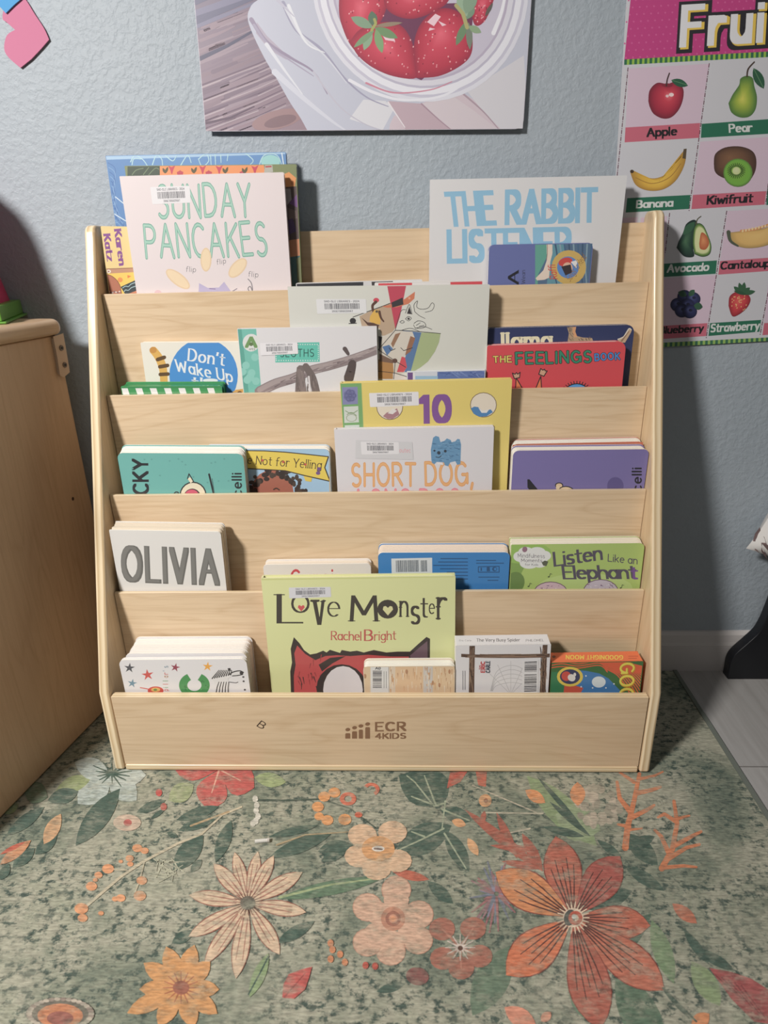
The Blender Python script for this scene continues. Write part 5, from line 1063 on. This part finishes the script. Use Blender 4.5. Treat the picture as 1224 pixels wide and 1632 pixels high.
def a(A):
    A.poly([(165,140),(330,140),(300,220),(240,330),(235,470),(165,470)], (132,166,84)); A.ell((250,200), 180, 70, 0, (150,190,92)); A.ell((200,390), 60, 70, 20, (108,138,74)); A.ell((640,420), 300, 90, 0, (184,208,126))
    for p, rx, ry in (((310,235),100,46),((235,225),45,34),((270,195),48,30),((340,195),52,30),((385,220),42,32),((290,268),60,34),((355,265),46,30)): A.ell(p, rx, ry, 0, (222,224,222))
    V_ = (92,80,96)
    A.text('Mindfulness', (220,230), (388,234), (218,206), V_, ('o',.09,.09), gap=.2, jit=.02); A.text('Moments', (240,258), (370,260), (240,238), V_, ('o',.1,.1), gap=.2, jit=.02); A.text('for Kids', (264,281), (346,283), (264,268), V_, ('o',.1,.1), gap=.22)
    A.ell((262,180), 16, 18, 20, (150,110,130)); A.poly([(368,262),(388,250),(410,256),(398,285),(378,282)], (92,96,80))
    D = (88,82,98)
    A.text('Listen', (452,284), (746,242), (444,200), D, ('b',.17,.11), gap=.16); A.text('Like an', (786,254), (968,272), (788,210), D, ('o',.13,.13), gap=.2); A.text('Elephant', (510,364), (962,362), (500,284), D, ('b',.17,.11), gap=.14)
    A.text('t', (936,366), (968,364), (934,292), (116,76,150), ('b',.17,.12))
    rr = random.Random(7)
    for c_, rx, ry in (((425,452),108,70),((740,445),112,78)):
        A.ell(c_, rx, ry, 0, (110,84,104)); A.ell(c_, rx-5, ry-5, 0, (206,180,190) if c_[0] < 600 else (196,186,200))
        for k in range(22): x = c_[0]+rr.uniform(-.7,.7)*rx; y = c_[1]-rr.uniform(.05,.65)*ry; A.line([(x,y),(x+rr.uniform(-16,16),y+rr.uniform(-6,6))], 4.5, rr.choice([(150,96,128),(104,88,126),(228,222,226)]), 2.5)
    for x, y in ((412,348),(285,408),(865,418)): A.ell((x,y+4), 6, 4, -20, (70,84,60), 8); A.line([(x+5,y+3),(x+10,y-16),(x+20,y-12)], 3, (70,84,60))
board('board_book', d6, (165,142), (1020,145), (1000,437), (175,440), .1065, .0230, 3, 'green board book with a white cloud badge and dark brush lettering', (172,198,108), a, r=(.002,.008,.009,.002), sheets=5, page=lin((238,232,216)), lean=.6, sl=.02, rise=.003)

# --- bottom pocket
board('board_book', d7, (205,212), (990,204), (1016,448), (240,452), .0335, .0470, 4, 'very thick white board book behind the starry book in the bottom pocket', (222,219,219), lambda A: None, r=.010, sheets=8, page=lin((238,234,228)), lean=0, sl=.015, rise=.003)
def a(A):
    def star(c_, r, col, rot=0):
        P_ = []
        for k in range(10): t = math.radians(-90+36*k+rot); q = r if k % 2 == 0 else r*.36; P_.append((c_[0]+q*math.cos(t)*1.1, c_[1]+q*math.sin(t)))
        A.poly(P_, col)
    star((230,304), 34, (84,84,90), 5); star((348,349), 38, (206,84,76), -8); star((528,301), 30, (150,66,84), 12); star((738,295), 32, (232,166,60), 5); star((248,404), 30, (110,144,162), 10)
    A.curve([(300,432),(345,440),(390,450)], 6, (206,84,72)); A.ell((400,452), 52, 28, 0, (206,76,66)); A.ell((400,446), 30, 14, 0, (224,178,96)); A.ell((398,446), 12, 8, 0, (120,150,84))
    A.ring((652,416), 46, 100, (72,148,84), .82, 28, -62, 242); rr = random.Random(11)
    for k in range(26): t = math.radians(rr.uniform(-50,230)); r = rr.uniform(54,92); A.ell((652+r*math.cos(t), 416+r*.82*math.sin(t)), 6, 5, 0, rr.choice([(58,128,72),(96,170,102)]), 7)
    for i, (ch, cl) in enumerate(zip("caterpillar's", [(206,84,72),(72,148,84),(206,84,72),(180,120,60),(110,144,162),(206,84,72),(72,148,84),(206,84,72),(72,148,84),(180,120,60),(206,84,72),(110,144,162),(110,144,162)])):
        y = 560-i*21.5; A.text(ch, (480,y), (480,y-(11 if ch not in "il'" else 3)), (448,y), cl, ('o',.1,.1))
    A.poly([(760,365),(775,335),(810,318),(850,310),(885,308),(900,322),(945,318),(968,330),(966,345),(925,358),(900,352),(870,375),(880,400),(880,480),(790,480),(795,420)], (218,216,216))
    Z_ = (62,58,60)
    for k in range(9): A.curve([(768+k*15,372-k*3),(790+k*13,345-k*2.5),(812+k*10,318)], 8, Z_, 4)
    for k in range(5): A.line([(792+k*20,480),(800+k*18,430),(812+k*16,395)], 8, Z_, 5)
    A.curve([(880,345),(905,330),(945,322),(970,332)], 7, Z_); A.curve([(900,355),(935,352),(966,345)], 6, Z_); A.poly([(868,306),(885,304),(890,322),(874,322)], Z_); A.ell((958,336), 12, 10, 0, Z_); A.curve([(880,395),(920,400),(935,395)], 4, Z_)
    for p in ((970,362),(972,390),(980,445)): A.ell(p, 7, 6, 0, (84,80,82), 8)
board('board_book', d7, (158,252), (985,246), (1018,446), (200,452), .0235, .0075, 4, 'white board book with coloured stars a green letter and a zebra', (220,218,220), a, r=.010, sheets=2, lean=0, sl=.012)
def a(A):
    K = (66,60,54)
    N1 = ('b',.13,.06)
    A.poly([(40,205),(910,200),(910,222),(40,236)], (200,204,132))
    def L(t, x0, x1, yb, yt, nib=N1, serif=.11, col=K, dy=0): A.text(t, (x0,yb), (x1,yb+dy), (x0,yt), col, nib, serif=serif)
    L('L', 125, 220, 424, 300, ('b',.12,.055)); L('o', 183, 255, 378, 262, ('b',.075,.045), 0); A.poly([(264,322),(304,322),(304,330),(292,333),(304,400),(312,333),(304,330),(322,322),(334,326),(326,333),(312,434),(294,434),(274,333),(262,330)], K); L('e', 341, 393, 396, 300, ('b',.085,.04), 0)
    L('M', 446, 556, 416, 306, ('b',.12,.055), .10); A.ell((606,364), 46, 42, 0, K); L('n', 663, 694, 396, 296, ('b',.14,.06), .10); L('s', 712, 746, 428, 314, ('b',.13,.075), 0); L('t', 756, 780, 399, 310, ('b',.14,.06), 0); L('e', 790, 814, 384, 318, ('b',.10,.06), 0); L('r', 830, 864, 406, 268, ('b',.12,.07), .09)
    def heart_(c_, r, col): A.poly([(c_[0],c_[1]+r),(c_[0]-r*.95,c_[1]-r*.1),(c_[0]-r*.8,c_[1]-r*.65),(c_[0]-r*.4,c_[1]-r*.75),(c_[0],c_[1]-r*.4),(c_[0]+r*.4,c_[1]-r*.75),(c_[0]+r*.8,c_[1]-r*.65),(c_[0]+r*.95,c_[1]-r*.1)], col)
    heart_((607,368), 24, (216,214,156)); heart_((223,358), 16, (206,76,84))
    R_ = (192,84,80)
    A.text('Rachel', (357,500), (488,502), (357,462), R_, ('b',.13,.07), gap=.16, serif=.08); A.text('B', (505,503), (538,503), (505,456), R_, ('b',.14,.08), serif=.06); A.text('right', (548,502), (642,498), (548,464), R_, ('b',.12,.07), gap=.2, serif=.08)
    A.poly([(178,760),(174,640),(182,600),(176,540),(190,488),(215,515),(235,545),(262,565),(290,560),(320,548),(335,556),(350,544),(395,558),(402,545),(440,552),(470,548),(500,556),(545,545),(600,556),(650,552),(705,552),(740,520),(778,487),(794,495),(792,760)], (58,48,48))
    A.poly([(192,760),(190,660),(198,610),(192,560),(205,525),(240,562),(285,590),(330,572),(380,568),(440,572),(520,566),(620,574),(700,574),(700,760)], (190,72,74)); A.poly([(705,570),(745,535),(782,505),(784,640),(720,640)], (110,84,96))
    rr = random.Random(13)
    for k in range(18): x, y = rr.uniform(200,320), rr.uniform(560,715); A.line([(x,y),(x+rr.uniform(-8,12),y+rr.uniform(14,32))], 5, rr.choice([(58,48,48),(150,56,60)]), 2)
    A.poly([(300,610),(350,580),(420,572),(360,605),(315,640)], (58,48,48)); A.ell((402,716), 112, 108, 0, (52,46,46)); A.ell((408,722), 88, 106, 0, (216,212,214))
B = hard('picture_book', d5, (48,230), (905,214), (905,718), (88,718), .0600, .0140, 4, 'tall pale green book with dark quirky lettering and red ragged shape', (214,218,156), a, lean=3, sl=.02, spine=(206,120,110), top=(222,224,170)); sticker(B, [(168,268),(353,265),(356,310),(170,316)], 18, col=(208,208,214))
def a(A):
    A.poly([(480,600),(530,600),(526,760),(480,760)], (222,196,160))
    rr = random.Random(17)
    for x0, x1, c_ in ((614,636,(222,206,184)),(640,762,(226,192,152)),(766,804,(206,202,196)),(808,910,(224,196,158))):
        A.poly([(x0,600),(x1,600),(x1,760),(x0,760)], c_)
        for k in range(26): x = rr.uniform(x0+2,x1-2); y = rr.uniform(612,720); A.line([(x,y),(x+rr.uniform(-1,1),y+rr.uniform(6,34))], rr.uniform(2,6), rr.choice([(214,164,116),(232,210,180),(200,160,124),(236,222,200)]), 1.5)
    for p in ((690,640),(880,640),(806,690),(505,660),(835,700)): A.ell(p, 5, 10, 0, (186,140,104))
    A.poly([(530,618),(610,616),(612,760),(532,760)], (222,222,220)); A.barcode([(540,636),(580,636),(580,712),(540,712)], (70,70,76), 16, 5, True)
    for x in (590,600): A.line([(x,640),(x,712)], 3, (150,150,150))
    A.text('A0', (552,630), (574,630), (552,620), (90,90,96), ('b',.2,.2))
board('board_book', d5, (498,618), (905,614), (905,718), (500,720), .0290, .0225, 4, 'small board book with weathered wood plank print and barcode', (222,206,184), a, r=.009, sheets=5, lean=0, sl=.012)
def topart(B, fn):
    mb = MB(); O2 = B.O+B.V*B.H; A = Art(mb, O2, B.U, B.N, B.cr, (.001,.0004,B.w-.001,B.T-.0004), lambda u, v_, e: (u, v_, B.H+e+.0003), 0, 5e-6); fn(A); mb.build('spine_print', [M_BOARD], B.root)
def a(A):
    BR = (96,74,62); rr = random.Random(19)
    def twig(q): A.poly(q, BR); [A.line([(rr.uniform(min(p[0] for p in q)+2,max(p[0] for p in q)-2), rr.uniform(min(p[1] for p in q)+2,max(p[1] for p in q)-3)) for _ in range(2)], 2.2, rr.choice([(66,50,44),(140,108,88),(150,126,104)]), 1.2) for _ in range(26)]
    for k in range(5): A.curve([(530-k*2,262),(545,242-k*13),(600,230-k*16),(650,240-k*13),(665,262)], 2, (186,186,188))
    for t in (-70,-35,0,35,70): A.line([(598,275),(598+t*1.4,150+abs(t)*.4)], 1.8, (186,186,188))
    twig([(443,84),(464,84),(460,300),(440,300)]); twig([(718,88),(736,86),(724,300),(704,300)]); twig([(412,122),(500,126),(620,124),(748,121),(748,135),(620,138),(500,137),(412,134)])
    A.text('ERIC', (500,191), (500,152), (486,191), (196,66,70), ('b',.24,.2), gap=.3); A.text('CARLE', (519,192), (519,150), (505,192), (62,72,88), ('b',.24,.2), gap=.3); A.text('from', (483,180), (483,165), (478,180), (196,66,70), ('o',.16,.16))
    A.poly([(642,148),(702,146),(700,300),(640,300)], (224,224,226)); A.barcode([(650,152),(696,150),(694,262),(648,264)], (66,66,72), 30, 9, True); A.poly([(640,192),(700,190),(700,198),(640,200)], (224,224,226))
    for x in (418,426): A.line([(x,186),(x,256)], 2.4, (140,140,146))
B = board('board_book', d8, (390,91), (748,86), (740,260), (393,260), .0310, .0290, 4, 'white board book with brown twig print and black barcode', (222,221,224), a, r=.001, sheets=6, page=lin((236,232,226)), lean=0, sl=.02)
topart(B, lambda A: (A.poly([(380,50),(760,50),(760,100),(380,100)], (226,225,227)), A.text('The Very Busy Spider', (470,77), (632,76), (470,66), (110,108,112), ('b',.16,.1), gap=.24), A.text('Eric Carle', (405,76), (450,76), (405,70), (150,148,150), ('o',.12,.12)), A.text('PHILOMEL', (655,77), (722,76), (655,69), (120,118,122), ('o',.12,.12))))
def a(A):
    OR = (222,92,52)
    for k in range(20): A.curve([(930+k*4,150),(960+k*9,180),(1000+k*10,205),(1040+k*12,262+k*2),(1060+k*12,330)], 4.6, OR)
    for k in range(9): A.curve([(742,158+k*9),(790,150+k*10),(850,160+k*8),(930,150+k*8),(960,178+k*6)], 4.2, OR) if k < 3 else None
    A.poly([(748,205),(800,180),(880,186),(930,196),(965,215),(1010,262),(1030,330),(748,330)], (58,124,184)); A.poly([(748,190),(790,190),(800,240),(830,330),(748,330)], (52,128,84)); A.poly([(800,230),(870,250),(830,330),(790,330)], (206,84,58))
    A.ell((928,228), 26, 21, 0, (214,224,228)); 
    for p in ((880,205),(862,246),(905,250),(955,250),(985,235)): A.ell(p, 3, 3, 0, (220,226,230), 8)
    A.ell((820,208), 49, 37, 0, (226,200,72)); A.ell((820,208), 38, 28, 0, (56,62,98)); A.ell((806,206), 18, 18, 0, (206,74,62)); A.ell((826,212), 15, 13, 30, (224,220,216)); A.ell((838,200), 5, 7, 0, (224,220,216))
    A.text('GOODNIGHT', (1012,160), (1002,520), (1062,158), (196,140,30), ('o',.24,.2), gap=.22); A.text('GOODNIGHT', (1010,160), (1000,520), (1060,158), (232,218,72), ('o',.17,.14), gap=.27)
B = board('board_book', d8, (748,155), (1090,150), (1090,262), (745,262), .0330, .0290, 4, 'orange and green striped book with yellow lettering in the bottom right corner', (62,112,62), a, r=.001, sheets=6, edge=ink((232,110,58)), page=ink((232,110,58)), lean=.6, sl=.02)
topart(B, lambda A: (A.poly([(740,110),(1100,110),(1100,160),(740,160)], (234,112,58)), A.text('GOODNIGHT MOON', (1018,129), (806,128), (1018,144), (232,206,72), ('b',.18,.12), gap=.3, serif=.06), A.line([(1040,132),(1075,132)], 3, (196,84,44)), A.line([(1040,140),(1070,140)], 3, (196,84,44)), A.ell((760,134), 7, 5, 0, (120,60,40))))

# ------------------------------------------------------------------ tiny scrap on the rug
P = hit_axis((418,1341), 2, 0.0005); mb = MB(); mb.box((-.011,-.0022,0), (.011,.0022,.0028), lin((216,214,208))); mb.box((.008,-.0026,.0003), (.011,.0026,.0032), lin((196,190,182)))
o = mb.build('paper_scrap', [M_PAPER]); o.location = (float(P[0]), float(P[1]), 0.0006); o.rotation_euler = (0,0,.12); tag(o, 'tiny white paper scrap lying on the rug in front of the bookshelf', 'scrap')
